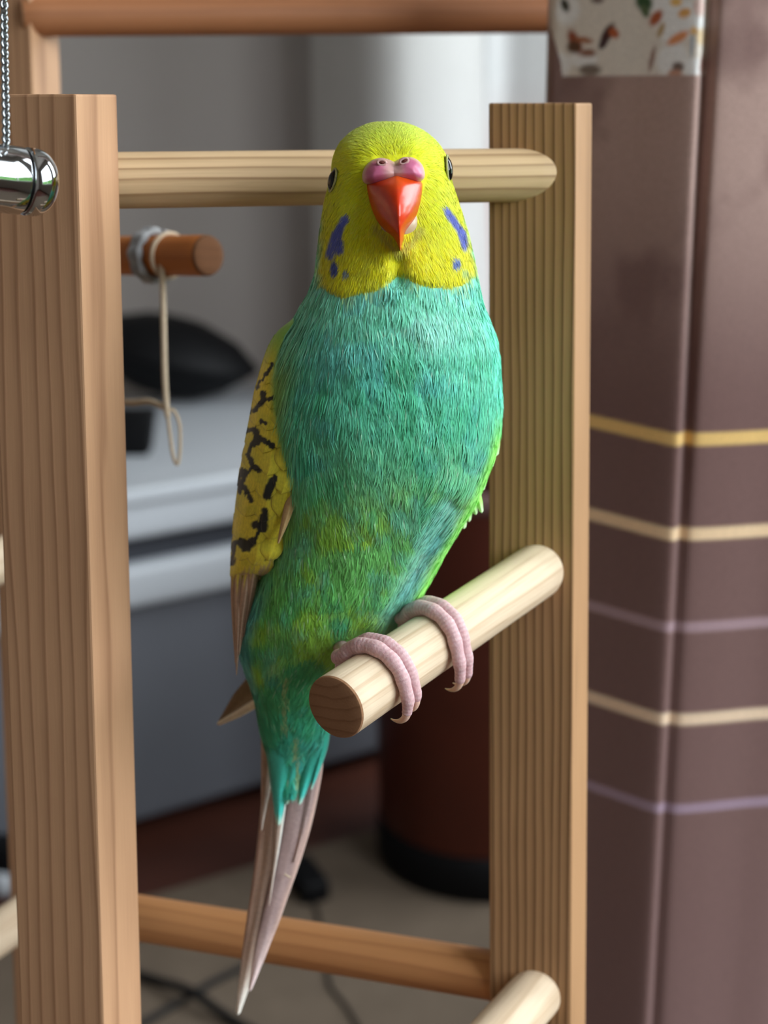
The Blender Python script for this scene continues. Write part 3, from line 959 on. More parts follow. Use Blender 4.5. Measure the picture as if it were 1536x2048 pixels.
# swell of the cheek feathers over the breast, soft lumps of plumage
md = mask_d(PX, PY)
swell = .0007 * smooth01(-5, 12, md) * (1 - smooth01(20, 120, md)) * smooth01(380, 480, PY)
lump = .0010 * (fbm(PX / 60, PY / 60, front * 2, 2) - .5) + .0004 * (fbm(PX / 20, PY / 26, front * 3 + 4, 2) - .5)
groove = .0016 * np.exp(-((PX - 796) / 16) ** 2) * smooth01(500, 530, PY) * (1 - smooth01(560, 590, PY))
fd_ = seg_d(PX, PY, [(912, 1000), (850, 1110), (785, 1240)])
thigh = -.0014 * np.exp(-(fd_ / 14) ** 2) + .0012 * np.exp(-((fd_ - 34) / 26) ** 2) * (PX > 700)
PZ = PZ - (swell + lump * smooth01(243, 300, PY) + thigh - groove) * np.clip(front * 1.5, 0, 1)
BG = PA(PX, PY, PZ)
BC = body_colour(PX, PY, front)
# mantle and back: yellow green with dark bars (turned away from the lens)
backk = smooth01(.15, .6, -front) * smooth01(300, 420, PY)
bars = smooth01(.1, .5, np.sin(PY / 7.0 + 2 * np.sin(PX / 30)))[..., None]
bcolr = alb((150, 186, 44)) * (1 - bars * .75 * (1 - smooth01(1000, 1150, PY))[..., None])
BC = BC * (1 - backk[..., None]) + bcolr * backk[..., None]
grid_obj('body', BG, M['feather_body'], bird, True, BC.reshape(-1, 3))

# plumage strands ------------------------------------------------------------
Ti = np.gradient(BG, axis=0)
Tj = (np.roll(BG, -1, 1) - np.roll(BG, 1, 1)) / 2
NN = np.cross(Tj, Ti)
area = np.linalg.norm(NN, axis=2)
NN = NN / (area[..., None] + 1e-15)
cen = np.stack([BG.mean(1)] * SEG, 1)
flip = np.sum(NN * (BG - cen), 2) < 0
NN[flip] *= -1
wgt = area * np.where(front > -.25, 1.0, .35)
wgt[:6] = 0; wgt[-8:] = 0
md = mask_d(PX, PY)
facek = smooth01(-4, 10, md)
wgt = wgt * (1 + 1.2 * facek)
wgt *= np.where((seg_d(PX, PY, [(760, 345), (820, 345), (797, 440), (760, 345)]) < 34) & (front > 0), 0, 1)
NSTR = 130000
cum = np.cumsum(wgt.ravel()); cum /= cum[-1]
idx = np.searchsorted(cum, rng.random(NSTR))
bi, bj = np.unravel_index(idx, wgt.shape)
p0 = BG[bi, bj]; nn = NN[bi, bj]
px, py, fr = PX[bi, bj], PY[bi, bj], front[bi, bj]
p0 = p0 + Ti[bi, bj] * (rng.random((NSTR, 1)) - .5) + Tj[bi, bj] * (rng.random((NSTR, 1)) - .5)
fk = facek[bi, bj]
# flow of the feathering
dx = .10 * (px - 775) / 200 + .25 * (fbm(px / 90, py / 90, 1.0, 2) - .5) * 2
dy = np.ones(NSTR)
dx = dx - .40 * smooth01(-100, -230, px - 775) * smooth01(600, 700, py) * (1 - smooth01(1050, 1150, py))
dx = dx - .55 * smooth01(800, 900, px) * smooth01(880, 1000, py)
rx_, ry_ = px - 795, py - 350
rl = np.hypot(rx_, ry_) + 1e-6
dx = dx * (1 - fk) + (rx_ / rl + .05) * fk
dy = dy * (1 - fk) + (ry_ / rl + .15) * fk
dx += rng.normal(0, .16, NSTR); dy += rng.normal(0, .10, NSTR)
d3 = dx[:, None] * AX_R - dy[:, None] * AX_U
d3 -= nn * np.sum(d3 * nn, 1)[:, None]
d3 /= np.linalg.norm(d3, axis=1)[:, None] + 1e-9
sd3 = np.cross(nn, d3)
tw_ = rng.normal(0, .24, NSTR)[:, None]
sd3 = sd3 * np.cos(tw_) + nn * np.sin(tw_)
L = (rng.uniform(.0030, .0054, NSTR) * (1 - fk) + rng.uniform(.0012, .0022, NSTR) * fk)
L = L * np.where(py < 330, .8, 1)
W = (rng.uniform(.00008, .00016, NSTR) * (1 - fk) + rng.uniform(.00005, .00010, NSTR) * fk)
lift = rng.uniform(.00002, .00032, NSTR) * (1 - .6 * fk) + .00006
edge_k = smooth01(40, 8, np.abs(px - np.interp(py, [640, 700, 760, 800, 870, 930, 960], [604, 586, 577, 580, 592, 604, 608]))) * (py > 650) * (py < 965) * (fr > 0)
L = L * (1 + 1.1 * edge_k)
lift = lift + .0011 * edge_k
b0 = p0 - d3 * (L * .25)[:, None] - nn * .0001
mm_ = p0 + d3 * (L * .35)[:, None] + nn * (lift * .8)[:, None]
tp = p0 + d3 * (L * .8)[:, None] + nn * (lift * rng.uniform(.3, 1.3, NSTR))[:, None]
V = np.stack([b0 - sd3 * W[:, None], b0 + sd3 * W[:, None], mm_ - sd3 * (W * .9)[:, None], mm_ + sd3 * (W * .9)[:, None], tp], 1)
base = np.arange(NSTR)[:, None] * 5
Fc = np.concatenate([base + np.array([0, 1, 3]), base + np.array([0, 3, 2]), base + np.array([2, 3, 4])], 0)
me = mesh_data('plumage', V.reshape(-1, 3), Fc)
sc_ = BC[bi, bj] * (1 + (rng.uniform(-.13, .15, (NSTR, 1)) * (1 - .45 * fk[:, None]))) * (1 + rng.normal(0, .03, (NSTR, 3)))
pale = rng.random(NSTR) < .03
sc_[pale] = sc_[pale] * .6 + .4 * lin((200, 225, 200)) * (1 - fk[pale, None]) + .4 * lin((230, 230, 110)) * fk[pale, None]
cols = np.repeat(sc_[:, None, :], 5, 1)
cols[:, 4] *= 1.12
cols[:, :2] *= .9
set_col(me, cols.reshape(-1, 3))
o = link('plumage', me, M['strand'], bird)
tag(o, 'fine hair-like feather strands over head and breast', kind='stuff')

# beak -----------------------------------------------------------------------
bl = np.array([(343, 784), (349, 774), (354, 766), (360, 750), (366, 731), (385, 733), (406, 738), (425, 744), (441, 751), (455, 762), (464, 771), (471, 783), (478, 789), (490, 795), (501, 800)], float)
br_ = np.array([(343, 795), (347, 800), (352, 812), (357, 838), (366, 846), (385, 845), (406, 842), (425, 837), (441, 830), (455, 818), (462, 812), (470, 809), (480, 807), (490, 804), (501, 801)], float)
pr_ = np.array([(343, 3.0), (355, 6.0), (370, 8.4), (390, 10.2), (410, 11.3), (430, 11.7), (450, 11.2), (465, 10.2), (480, 8.6), (492, 7.0), (501, 5.6)], float)
yb = np.linspace(343, 501, 80)
xl_, xr_ = np.interp(yb, bl[:, 0], bl[:, 1]), np.interp(yb, br_[:, 0], br_[:, 1])
pr = np.interp(yb, pr_[:, 0], pr_[:, 1]) / 1000
kk = np.hanning(9); kk /= kk.sum()
def sm_(v): return np.convolve(np.pad(v, 4, mode='edge'), kk, 'valid')
xl_, xr_, pr = sm_(xl_), sm_(xr_), sm_(pr)
NF = 41
w = np.linspace(-1, 1, NF)
ridge = np.interp(yb, [343, 420, 501], [793, 797, 800.5])
BX = np.zeros((80, NF + 9)); BZ = np.zeros_like(BX)
for i in range(80):
    xm = np.clip(ridge[i], xl_[i] + .3, xr_[i] - .3)
    xs = np.where(w < 0, xm + w * (xm - xl_[i]), xm + w * (xr_[i] - xm))
    prof = .48 * (1 - np.abs(w) ** 1.4) + .52 * np.sqrt(np.clip(1 - w ** 2, 0, 1))
    zb_ = .2892 - .0015 * smooth01(440, 500, yb[i])
    BX[i, :NF] = xs; BZ[i, :NF] = zb_ - pr[i] * prof
    BX[i, NF:] = np.linspace(xr_[i], xl_[i], 11)[1:-1]
    BZ[i, NF:] = zb_ + .0022 * np.sin(np.linspace(0, math.pi, 11)[1:-1]) * (1 - smooth01(470, 501, yb[i])) - .0040 * smooth01(462, 501, yb[i])
BYY = yb[:, None] * np.ones_like(BX)
bc_ = np.ones(BX.shape + (3,)) * lin((212, 54, 8))
bc_ = mix(bc_, lin((228, 88, 10)), 1 - smooth01(343, 392, BYY))
bc_ = mix(bc_, lin((184, 40, 14)), smooth01(.1, .9, np.abs(BX - 796) / 55) * .5)
bc_ = mix(bc_, lin((224, 92, 40)), smooth01(470, 500, BYY) * .7)
grid_obj('upper_beak', PA(BX, BYY, BZ), M['beak'], bird, True, bc_.reshape(-1, 3))
# pale lower mandible peeping out beside the hook
Gm = ellipsoid_grid((0, 0, 0), ((1, 0, 0), (0, 1, 0), (0, 0, 1)), 24, 32)
LX, LY, LZ = 796 + 41 * Gm[..., 0], 444 + 36 * Gm[..., 1], .2880 - .0024 * Gm[..., 2]
grid_obj('lower_beak', PA(LX, LY, LZ), M['beak'], bird, True, np.ones((LX.size, 3)) * lin((206, 182, 150)))

# cere -----------------------------------------------------------------------
co_ = np.array([(726, 366), (724, 350), (729, 335), (740, 323), (756, 316), (771, 317), (782, 321), (789, 324), (796, 320), (808, 315), (822, 314), (836, 320), (846, 332), (850, 346), (849, 358),
                (836, 366), (812, 367), (790, 367), (768, 369), (746, 372)], float)
cc0 = np.array([788.0, 341.0])
th_ = np.arctan2(co_[:, 1] - cc0[1], co_[:, 0] - cc0[0]); rr_ = np.hypot(co_[:, 0] - cc0[0], co_[:, 1] - cc0[1])
od = np.argsort(th_); th_, rr_ = th_[od], rr_[od]
tt = np.linspace(-math.pi, math.pi, 96, endpoint=False)
ro = np.interp(tt, np.concatenate([th_ - 2 * math.pi, th_, th_ + 2 * math.pi]), np.tile(rr_, 3))
kk5 = np.hanning(7); kk5 /= kk5.sum()
ro = np.convolve(np.concatenate([ro[-3:], ro, ro[:3]]), kk5, 'valid')
rho = np.linspace(0.004, 1, 34) ** .8
X_ = cc0[0] + rho[:, None] * ro[None, :] * np.cos(tt)[None, :]
Y_ = cc0[1] + rho[:, None] * ro[None, :] * np.sin(tt)[None, :]
# two cushions joined by a lower bridge
def lobe(x0, y0): return np.clip(1 - ((X_ - x0) / 36) ** 2 - ((Y_ - y0) / 34) ** 2, 0, 1) ** .6
ed_ = seg_d(X_, Y_, [tuple(q) for q in np.vstack([co_, co_[:1]])])
ed_ = np.clip(np.where(rho[:, None] > .985, 0, ed_) / 21, 0, 1)
hgt = .0043 * np.sqrt(np.clip(1 - (1 - ed_) ** 2, 0, 1)) + .0009 * np.maximum(lobe(757, 342), lobe(818, 339)) * ed_
Z_ = .2886 - hgt
col = np.ones(X_.shape + (3,)) * lin((196, 104, 138))
col = mix(col, lin((206, 160, 156)), 1 - smooth01(6, 30, np.abs(X_ - 788 - (Y_ - 341) * .1)))
col = mix(col, lin((216, 178, 172)), smooth01(.86, .98, rho)[:, None] * np.ones_like(X_) * .8)
allv = PA(X_, Y_, Z_).reshape(-1, 3)
cere = grid_obj('cere', PA(X_, Y_, Z_), M['cere'], bird, True, col.reshape(-1, 3))
for x0, y0, tilt_ in ((763.5, 325.5, 8), (808, 322.5, -22)):
    # find cere surface depth
    dist = np.hypot(*(np.array(project(allv)[:2]) - np.array([[x0], [y0]])))
    zz = project(allv)[2][dist < 6].min()
    g = ellipsoid_grid((0, 0, 0), ((1, 0, 0), (0, 1, 0), (0, 0, 1)), 14, 20)
    ca, sa = math.cos(math.radians(tilt_)), math.sin(math.radians(tilt_))
    X_ = x0 + 7.0 * g[..., 0] * ca - 3.8 * g[..., 1] * sa
    Y_ = y0 + 7.0 * g[..., 0] * sa + 3.8 * g[..., 1] * ca
    grid_obj('nostril', PA(X_, Y_, zz + .0004 - .0006 * g[..., 2]), M['nostril'], cere)
    a = np.linspace(0, 2 * math.pi, 30)
    rimx, rimy = x0 + 8.4 * np.cos(a) * ca - 5.2 * np.sin(a) * sa, y0 + 8.4 * np.cos(a) * sa + 5.2 * np.sin(a) * ca
    tg = tube_grid(PA(rimx, rimy, np.full(30, zz + .0002)), .00028, 8)
    grid_obj('nostril_rim', tg, M['cere'], cere, True, np.ones((tg.shape[0] * 8, 3)) * lin((208, 164, 160)))

# eyes -----------------------------------------------------------------------
def eye(x0, y0, side, r_, sx):
    z0 = float(body_front_Z(np.array(x0), np.array(y0)))
    c = P(x0, y0, z0)
    # surface normal from neighbouring points
    a_ = P(x0 + 3, y0, float(body_front_Z(np.array(x0 + 3.), np.array(y0)))) - P(x0 - 3, y0, float(body_front_Z(np.array(x0 - 3.), np.array(y0))))
    b_2 = P(x0, y0 + 3, float(body_front_Z(np.array(x0), np.array(y0 + 3.)))) - P(x0, y0 - 3, float(body_front_Z(np.array(x0), np.array(y0 - 3.))))
    n_ = np.cross(a_, b_2); n_ /= np.linalg.norm(n_)
    if n_ @ (c - CAM) > 0: n_ = -n_
    t1 = np.cross(AX_U, n_); t1 /= np.linalg.norm(t1)
    t2 = np.cross(n_, t1)
    e = grid_obj('eye', ellipsoid_grid(c + n_ * .0001, (t1 * r_ * sx, t2 * r_, n_ * .0011)), M['eye'], bird)
    a = np.linspace(0, 2 * math.pi, 50)
    ringp = c + n_ * .0003 + np.outer(np.cos(a), t1 * r_ * sx * 1.10) + np.outer(np.sin(a), t2 * r_ * 1.10)
    grid_obj('eye_ring', tube_grid(ringp, .00024, 8), M['eye_ring'], e)
eye(668, 361, -1, .0021, .80)
eye(894, 339, 1, .0025, .85)

# wing -----------------------------------------------------------------------
wl = np.array([(636, 588), (660, 556), (690, 538), (720, 527), (780, 510), (850, 497), (930, 481), (1010, 470), (1060, 466), (1100, 463), (1150, 461), (1185, 463)], float)
wr = np.array([(636, 596), (700, 574), (760, 563), (800, 564), (870, 577), (930, 590), (960, 596), (1000, 585), (1040, 572), (1085, 557), (1110, 555), (1140, 536), (1165, 512), (1185, 490)], float)
wy = np.arange(636, 1186, 3.0)
WXL, WXR = np.interp(wy, wl[:, 0], wl[:, 1]), np.interp(wy, wr[:, 0], wr[:, 1])
kk = np.hanning(9); kk /= kk.sum()
WXL, WXR = np.convolve(np.pad(WXL, 4, 'edge'), kk, 'valid'), np.convolve(np.pad(WXR, 4, 'edge'), kk, 'valid')
def wing_params(y):
    xl = np.interp(y, wy, WXL); xr = np.interp(y, wy, WXR)
    _, _, zc, hd = row_params(y)
    zs = zc + .001
    ze = body_front_Z(xr, y) + np.interp(y, [640, 900, 980, 1180], [.0006, .0004, -.0012, -.0030])
    ze = np.minimum(ze, zs - .002)
    return xl, xr, zs, ze
def wing_Z(x, y):
    xl, xr, zs, ze = wing_params(y)
    q = np.clip((x - xl) / np.maximum(xr - xl, 1), 0, 1.3)
    a = np.arccos(np.clip(1 - q, -.3, 1))
    return zs - (zs - ze) * np.sin(np.minimum(a, math.pi / 2 + .2))
blacks = [([(544, 729), (525, 760)], 2.5), ([(519, 762), (514, 779)], 2.2), ([(527, 787), (530, 800), (508, 822)], 4.0), ([(530, 801), (549, 795)], 3.0), ([(499, 820), (498, 826)], 3),
          ([(522, 842), (533, 847)], 3), ([(492, 862), (511, 858), (513, 880), (502, 893)], 4), ([(512, 862), (516, 884)], 5), ([(519, 876), (544, 891)], 4.5), ([(496, 910), (506, 932), (519, 941)], 4.0),
          ([(492, 942), (484, 967), (503, 1003)], 4.0), ([(474, 968), (486, 976)], 6), ([(544, 962), (534, 992)], 7), ([(530, 1024), (527, 1056), (512, 1050)], 6.5), ([(526, 1034), (522, 1056)], 7),
          ([(480, 1084), (492, 1098), (504, 1084)], 6.5), ([(470, 1085), (464, 1128)], 3.5), ([(487, 1086), (499, 1086)], 6), ([(484, 940), (478, 960), (480, 985)], 3.2), ([(506, 932), (498, 944), (490, 950)], 3.0), ([(519, 1062), (512, 1074), (506, 1082)], 3.0),
          ([(545, 892), (538, 884)], 3), ([(500, 894), (496, 908)], 2.6), ([(551, 955), (546, 975)], 4)]
def wing_colour(px, py):
    px, py = np.asarray(px, float), np.asarray(py, float)
    wob = .6 * (fbm(px / 9, py / 9, 21.0, 3) - .5) + .9 * (fbm((px + py * .2) / 3.2, py / 16, 27.0, 2) - .5)
    c = np.ones(px.shape + (3,)) * alb((196, 186, 30))
    c = mix(c, alb((214, 196, 30)), smooth01(.45, .65, fbm(px / 24, py / 30, 8.0, 2)) * .6)
    c = mix(c, alb((104, 160, 34)), 1 - smooth01(660, 750, py))
    q = smooth01(-14, 10, px - np.interp(py, wr[:, 0], wr[:, 1]) + 16) * (1 - smooth01(930, 990, py))
    c = mix(c, alb((120, 182, 90)), q * .8)
    for pts, w_ in blacks:
        c = mix(c, alb((22, 26, 20)), 1 - smooth01(w_ * .95, w_ * 1.6, seg_d(px, py, pts) + wob * 7))
    c = mix(c, alb((168, 140, 100)), smooth01(1134, 1158, py + wob * 46 + (px - 500) * .35))
    return c
NW = 26
WGX = np.zeros((len(wy), NW + 14)); WGZ = np.zeros_like(WGX)
xl, xr, zs, ze = wing_params(wy)
for k in range(NW):
    a = k / (NW - 1) * math.pi / 2
    WGX[:, k] = xl + (xr - xl) * (1 - math.cos(a)); WGZ[:, k] = zs - (zs - ze) * math.sin(a)
for k in range(14):
    q = (k + 1) / 15
    WGX[:, NW + k] = xr + (xl - xr) * q + 26 * math.sin(q * math.pi)
    WGZ[:, NW + k] = ze + (zs - ze) * q + (.010 * math.sin(q * math.pi))
WGY = wy[:, None] * np.ones_like(WGX)
wing = grid_obj('wing', PA(WGX, WGY, WGZ), M['feather'], bird, True, wing_colour(WGX, WGY).reshape(-1, 3))

def feather(name, spine, wl_, wr_, colfun, parent, n=44, camber=.0006, thick=.00022, zfun=None, mat_='feather', mres=9, xmin=None):
    """spine: photo points with depth; wl_/wr_: half widths in photo px along the feather"""
    sp = catmull(spine, n)
    t = np.gradient(sp[:, :2], axis=0); t /= np.linalg.norm(t, axis=1)[:, None] + 1e-9
    nx, ny = -t[:, 1], t[:, 0]          # points to image left for a downward spine
    q = np.linspace(0, 1, n)
    Lw = np.interp(q, np.linspace(0, 1, len(wl_)), wl_); Rw = np.interp(q, np.linspace(0, 1, len(wr_)), wr_)
    ks = np.hanning(7); ks /= ks.sum()
    Lw = np.convolve(np.pad(Lw, 3, 'edge'), ks, 'valid'); Rw = np.convolve(np.pad(Rw, 3, 'edge'), ks, 'valid')
    Lw[-1] = Rw[-1] = .15
    m_ = mres
    v = np.linspace(-1, 1, m_)
    X = np.zeros((n, 2 * m_ - 2)); Y = np.zeros_like(X); Z = np.zeros_like(X); A = np.zeros_like(X)
    for i in range(n):
        off = np.where(v < 0, v * Rw[i], v * Lw[i])
        xs, ys_ = sp[i, 0] + nx[i] * off, sp[i, 1] + ny[i] * off
        zz = sp[i, 2] + camber * v ** 2 - .00012 * (np.abs(v) < .12)
        X[i, :m_] = xs; Y[i, :m_] = ys_; Z[i, :m_] = zz; A[i, :m_] = v
        X[i, m_:] = xs[1:-1][::-1]; Y[i, m_:] = ys_[1:-1][::-1]; Z[i, m_:] = (zz + thick)[1:-1][::-1]; A[i, m_:] = v[1:-1][::-1]
    if xmin is not None:
        X = np.maximum(X, xmin(Y))
    if zfun is not None:
        Z = Z + zfun(X, Y)
    Q = q[:, None] * np.ones_like(X)
    return grid_obj(name, PA(X, Y, Z), M[mat_], parent, True, colfun(X, Y, A, Q).reshape(-1, 3))

def covert_col(X, Y, A, Q):
    c = wing_colour(X, Y)
    e = smooth01(.62, 1.0, np.abs(A)) * .35 + smooth01(.8, 1.0, Q) * .25
    c = c * (1 - e[..., None] * .55)
    return c * (1 + .06 * np.sin(A * 26 + Q * 5))[..., None]
cov = []
for r_i, y0 in enumerate([705, 745, 785, 828, 872, 918, 964, 1010, 1056, 1098, 1136]):
    xl0, xr0 = np.interp(y0, wy, WXL), np.interp(y0, wy, WXR)
    ncol = 2 if y0 < 800 else 3
    for k in range(ncol):
        x0 = xl0 + (xr0 - xl0) * ((k + .5 + .22 * (r_i % 2)) / (ncol + .2))
        cov.append((x0, y0 + 10 * (k % 2)))
for x0, y0 in cov:
    wd = 21 if y0 < 800 else 25
    ln = 62
    tipx = x0 - 6
    spine = [(x0 + 6, y0 - ln * .6, 0), (x0 + 2, y0 - ln * .2, -.0002), (x0 - 2, y0 + ln * .15, -.0004), (tipx, y0 + ln * .38, -.0005)]
    feather('covert_feather', spine, [wd * .5, wd * .9, wd, wd * .9, wd * .62, 2], [wd * .5, wd * .9, wd, wd * .9, wd * .62, 2], covert_col, wing, 40, .00015, .00015,
            zfun=lambda X, Y: wing_Z(X, np.clip(Y, 640, 1180)), mres=19, xmin=lambda Y: np.interp(Y, wy, WXL) - 1.5)
# tan inner edge feather and long brown primaries
def tan_col(X, Y, A, Q):
    c = np.ones(X.shape + (3,)) * alb((186, 152, 100))
    c = mix(c, alb((120, 92, 66)), smooth01(.2, .9, A) * .5)
    return mix(c, alb((210, 186, 130)), (np.abs(A) < .13).astype(float) * .6)
feather('flight_feather', [(596, 930, .2985), (588, 985, .2985), (574, 1035, .300), (556, 1088, .3025)], [6, 12, 13, 9, 2], [4, 9, 9, 6, 2], tan_col, wing)
def prim_col(X, Y, A, Q):
    c = np.ones(X.shape + (3,)) * alb((158, 128, 106))
    st = .5 + .5 * np.sin(A * 22 + 3 * Q)
    c = mix(c, alb((112, 86, 70)), st * .55)
    c = mix(c, alb((196, 180, 34)), 1 - smooth01(.10, .30, Q + .08 * np.sin(A * 9)))
    return mix(c, alb((198, 172, 150)), (np.abs(A) < .13).astype(float) * .7)
zw = .3205
feather('flight_feather', [(484, 1120, zw - .006), (480, 1190, zw - .004), (476, 1270, zw - .002), (473, 1352, zw + .000)], [3, 13, 11, 7, 4, 1], [3, 13, 10, 7, 4, 1], prim_col, wing)
feather('flight_feather', [(500, 1120, zw - .0075), (493, 1180, zw - .0055), (484, 1245, zw - .003), (477, 1312, zw - .001)], [2, 12, 10, 6, 1], [2, 13, 11, 7, 2], prim_col, wing)
feather('flight_feather', [(512, 1110, zw - .0085), (506, 1160, zw - .007), (497, 1215, zw - .004), (487, 1275, zw - .002)], [2, 11, 9, 5, 1], [2, 10, 9, 5, 1], prim_col, wing)
feather('flight_feather', [(470, 1120, zw - .002), (468, 1180, zw - .001), (469, 1250, zw), (471, 1330, zw + .001)], [6, 7, 6, 4, 1], [8, 8, 6, 4, 1], prim_col, wing)

# tip of the other wing crossing behind the tail root
wing2 = None
def tip_dark(X, Y, A, Q):
    c = np.ones(X.shape + (3,)) * alb((112, 88, 62))
    return mix(c, alb((70, 52, 38)), smooth01(.5, 0, Q) * .7)
def tip_pale(X, Y, A, Q):
    return np.ones(X.shape + (3,)) * alb((206, 190, 166))

def side_wing_col(X, Y, A, Q):
    c = np.ones(X.shape + (3,)) * alb((150, 226, 84))
    c = mix(c, alb((190, 240, 170)), smooth01(.55, 1, Q))
    return c * (1 + .08 * np.sin(A * 20))[..., None]
# the far wing: a slim edge of green along the right flank, with ruffled tips
sy = np.arange(700, 1200, 4.0)
sxr = np.interp(sy, [700, 760, 800, 850, 900, 950, 1000, 1050, 1100, 1150, 1200], [992, 1000, 1003, 1003, 995, 978, 957, 930, 898, 872, 846])
SX = np.zeros((len(sy), 24)); SZ = np.zeros_like(SX)
_, _, zc, hd = row_params(sy)
for k in range(24):
    a = 2 * math.pi * k / 24
    SX[:, k] = sxr - 29 + 26 * math.cos(a)
    SZ[:, k] = zc + .006 - .011 * math.sin(a) * np.sin(np.linspace(.15, math.pi - .15, len(sy))) ** .5
SY = sy[:, None] * np.ones_like(SX)
sc2 = mix(np.ones(SX.shape + (3,)) * alb((92, 206, 130)), alb((150, 224, 78)), smooth01(800, 950, SY))
wing2 = grid_obj('wing', PA(SX, SY, SZ), M['feather'], bird, True, sc2.reshape(-1, 3))
for (x0, y0, x1, y1, wd) in ((974, 880, 982, 936, 12), (962, 920, 964, 982, 13), (946, 960, 964, 1026, 9), (938, 962, 952, 1030, 10), (935, 975, 938, 1044, 10), (926, 990, 928, 1058, 10),
                             (912, 1020, 906, 1082, 11), (900, 1040, 895, 1094, 10), (985, 840, 993, 912, 12)):
    z0 = np.interp(y0, rows[:, 0], rows[:, 3]) / 1000
    feather('ruffled_feather', [(x0 - 6, y0 - 12, z0 + .004), ((x0 + x1) / 2, (y0 + y1) / 2, z0 + .002), (x1, y1, z0 + .003)], [wd * .6, wd, wd * .8, wd * .35], [wd * .6, wd, wd * .8, wd * .35],
            side_wing_col, wing2, 20)
zt2 = .347
feather('flight_feather', [(560, 1330, zt2 - .004), (520, 1362, zt2), (480, 1400, zt2 + .002), (433, 1450, zt2 + .004)], [16, 24, 18, 1], [22, 30, 16, 1], tip_dark, wing2)
feather('flight_feather', [(545, 1392, zt2 - .003), (510, 1408, zt2 - .0006), (475, 1428, zt2 + .0014), (434, 1449, zt2 + .0034)], [8, 9, 8, 4], [8, 9, 8, 4], tip_pale, wing2)

# tail -----------------------------------------------------------------------
def tail_col(base, edge_l, edge_r, tip, shaft):
    def f_(X, Y, A, Q):
        c = np.ones(X.shape + (3,)) * alb(base)
        c = mix(c, alb(edge_l), smooth01(.35, .95, A))
        c = mix(c, alb(edge_r), smooth01(.35, .95, -A))
        c = mix(c, alb(tip), smooth01(.62, .98, Q))
        c = mix(c, alb(shaft), (np.abs(A) < .14).astype(float) * .8)
        return c * (1 + .07 * np.sin(A * 30 + Q * 40))[..., None]
    return f_
taupe, mauve, dark, pale_ = (178, 152, 134), (158, 134, 132), (112, 88, 74), (222, 206, 194)
feather('tail_feather', [(575, 1440, .3475), (560, 1560, .349), (540, 1700, .351), (512, 1850, .353), (492, 1950, .3545), (475, 2030, .356)],
        [32, 34, 30, 24, 18, 12, 4], [34, 34, 28, 22, 18, 13, 4], tail_col(taupe, (170, 138, 122), (140, 112, 92), (228, 216, 206), pale_), bird, 80)
feather('tail_feather', [(625, 1440, .3460), (612, 1560, .3470), (585, 1690, .3485), (550, 1810, .3498), (522, 1900, .3510), (499, 1983, .3520)],
        [30, 34, 34, 28, 20, 12, 3], [26, 30, 28, 22, 18, 12, 3], tail_col(mauve, (122, 98, 92), (186, 154, 142), (216, 192, 190), (170, 146, 144)), bird, 80)
feather('tail_feather', [(545, 1430, .3455), (538, 1520, .3465), (530, 1600, .3472), (523, 1662, .348)], [24, 18, 12, 6, 1], [10, 14, 10, 5, 1],
        tail_col((140, 114, 98), (168, 138, 120), (226, 216, 206), (210, 196, 186), (196, 180, 168)), bird, 50)
feather('tail_feather', [(570, 1500, .3462), (560, 1620, .3472), (550, 1720, .348), (538, 1812, .3488)], [12, 14, 10, 5, 1], [12, 12, 8, 3, 1],
        tail_col((132, 108, 92), (148, 124, 108), (232, 224, 214), (204, 188, 176), (180, 160, 146)), bird, 50)
feather('tail_feather', [(640, 1450, .3450), (632, 1540, .3462), (612, 1640, .3475), (588, 1725, .3485)], [16, 18, 12, 2], [12, 12, 8, 2],
        tail_col((150, 126, 124), (128, 104, 100), (168, 138, 126), (170, 140, 130), (180, 156, 150)), bird, 50)
# small pale cross streak left by a broken barb
grid_obj('loose_barb', tube_grid(catmull([P(569, 1748, .3470), P(575, 1752, .3470), P(581, 1755, .3472)], 12), .00022, 6), M['twine'], bird)
def cov_tail(X, Y, A, Q):
    c = np.ones(X.shape + (3,)) * alb((34, 160, 140))
    c = mix(c, alb((58, 158, 92)), 1 - smooth01(1400, 1500, Y))
    c = mix(c, alb((20, 120, 104)), smooth01(.3, 1, np.abs(A)) * .5)
    c = mix(c, alb((60, 196, 190)), smooth01(.6, .95, Q) * .6)
    c = mix(c, alb((196, 214, 196)), smooth01(.90, 1.0, Q) * .8)
    return c * (1 + .10 * np.sin(A * 24 + Q * 9))[..., None]
for sp_, wd in (([(560, 1400, .3255), (562, 1480, .3325), (560, 1560, .3395), (557, 1652, .3445)], 30), ([(625, 1400, .3275), (626, 1470, .3335), (615, 1540, .3395), (598, 1610, .3430)], 24),
                ([(590, 1400, .3245), (590, 1470, .3315), (584, 1540, .3385), (572, 1610, .3430)], 26), ([(642, 1420, .330), (646, 1470, .335), (638, 1520, .3385), (622, 1580, .3425)], 14),
                ([(540, 1400, .328), (543, 1460, .3335), (546, 1520, .3385), (546, 1590, .3430)], 18)):
    feather('undertail_covert', sp_, [wd * .8, wd, wd * .9, wd * .55, wd * .15], [wd * .8, wd, wd * .9, wd * .55, wd * .15], cov_tail, bird, 50, .0015, .0005)

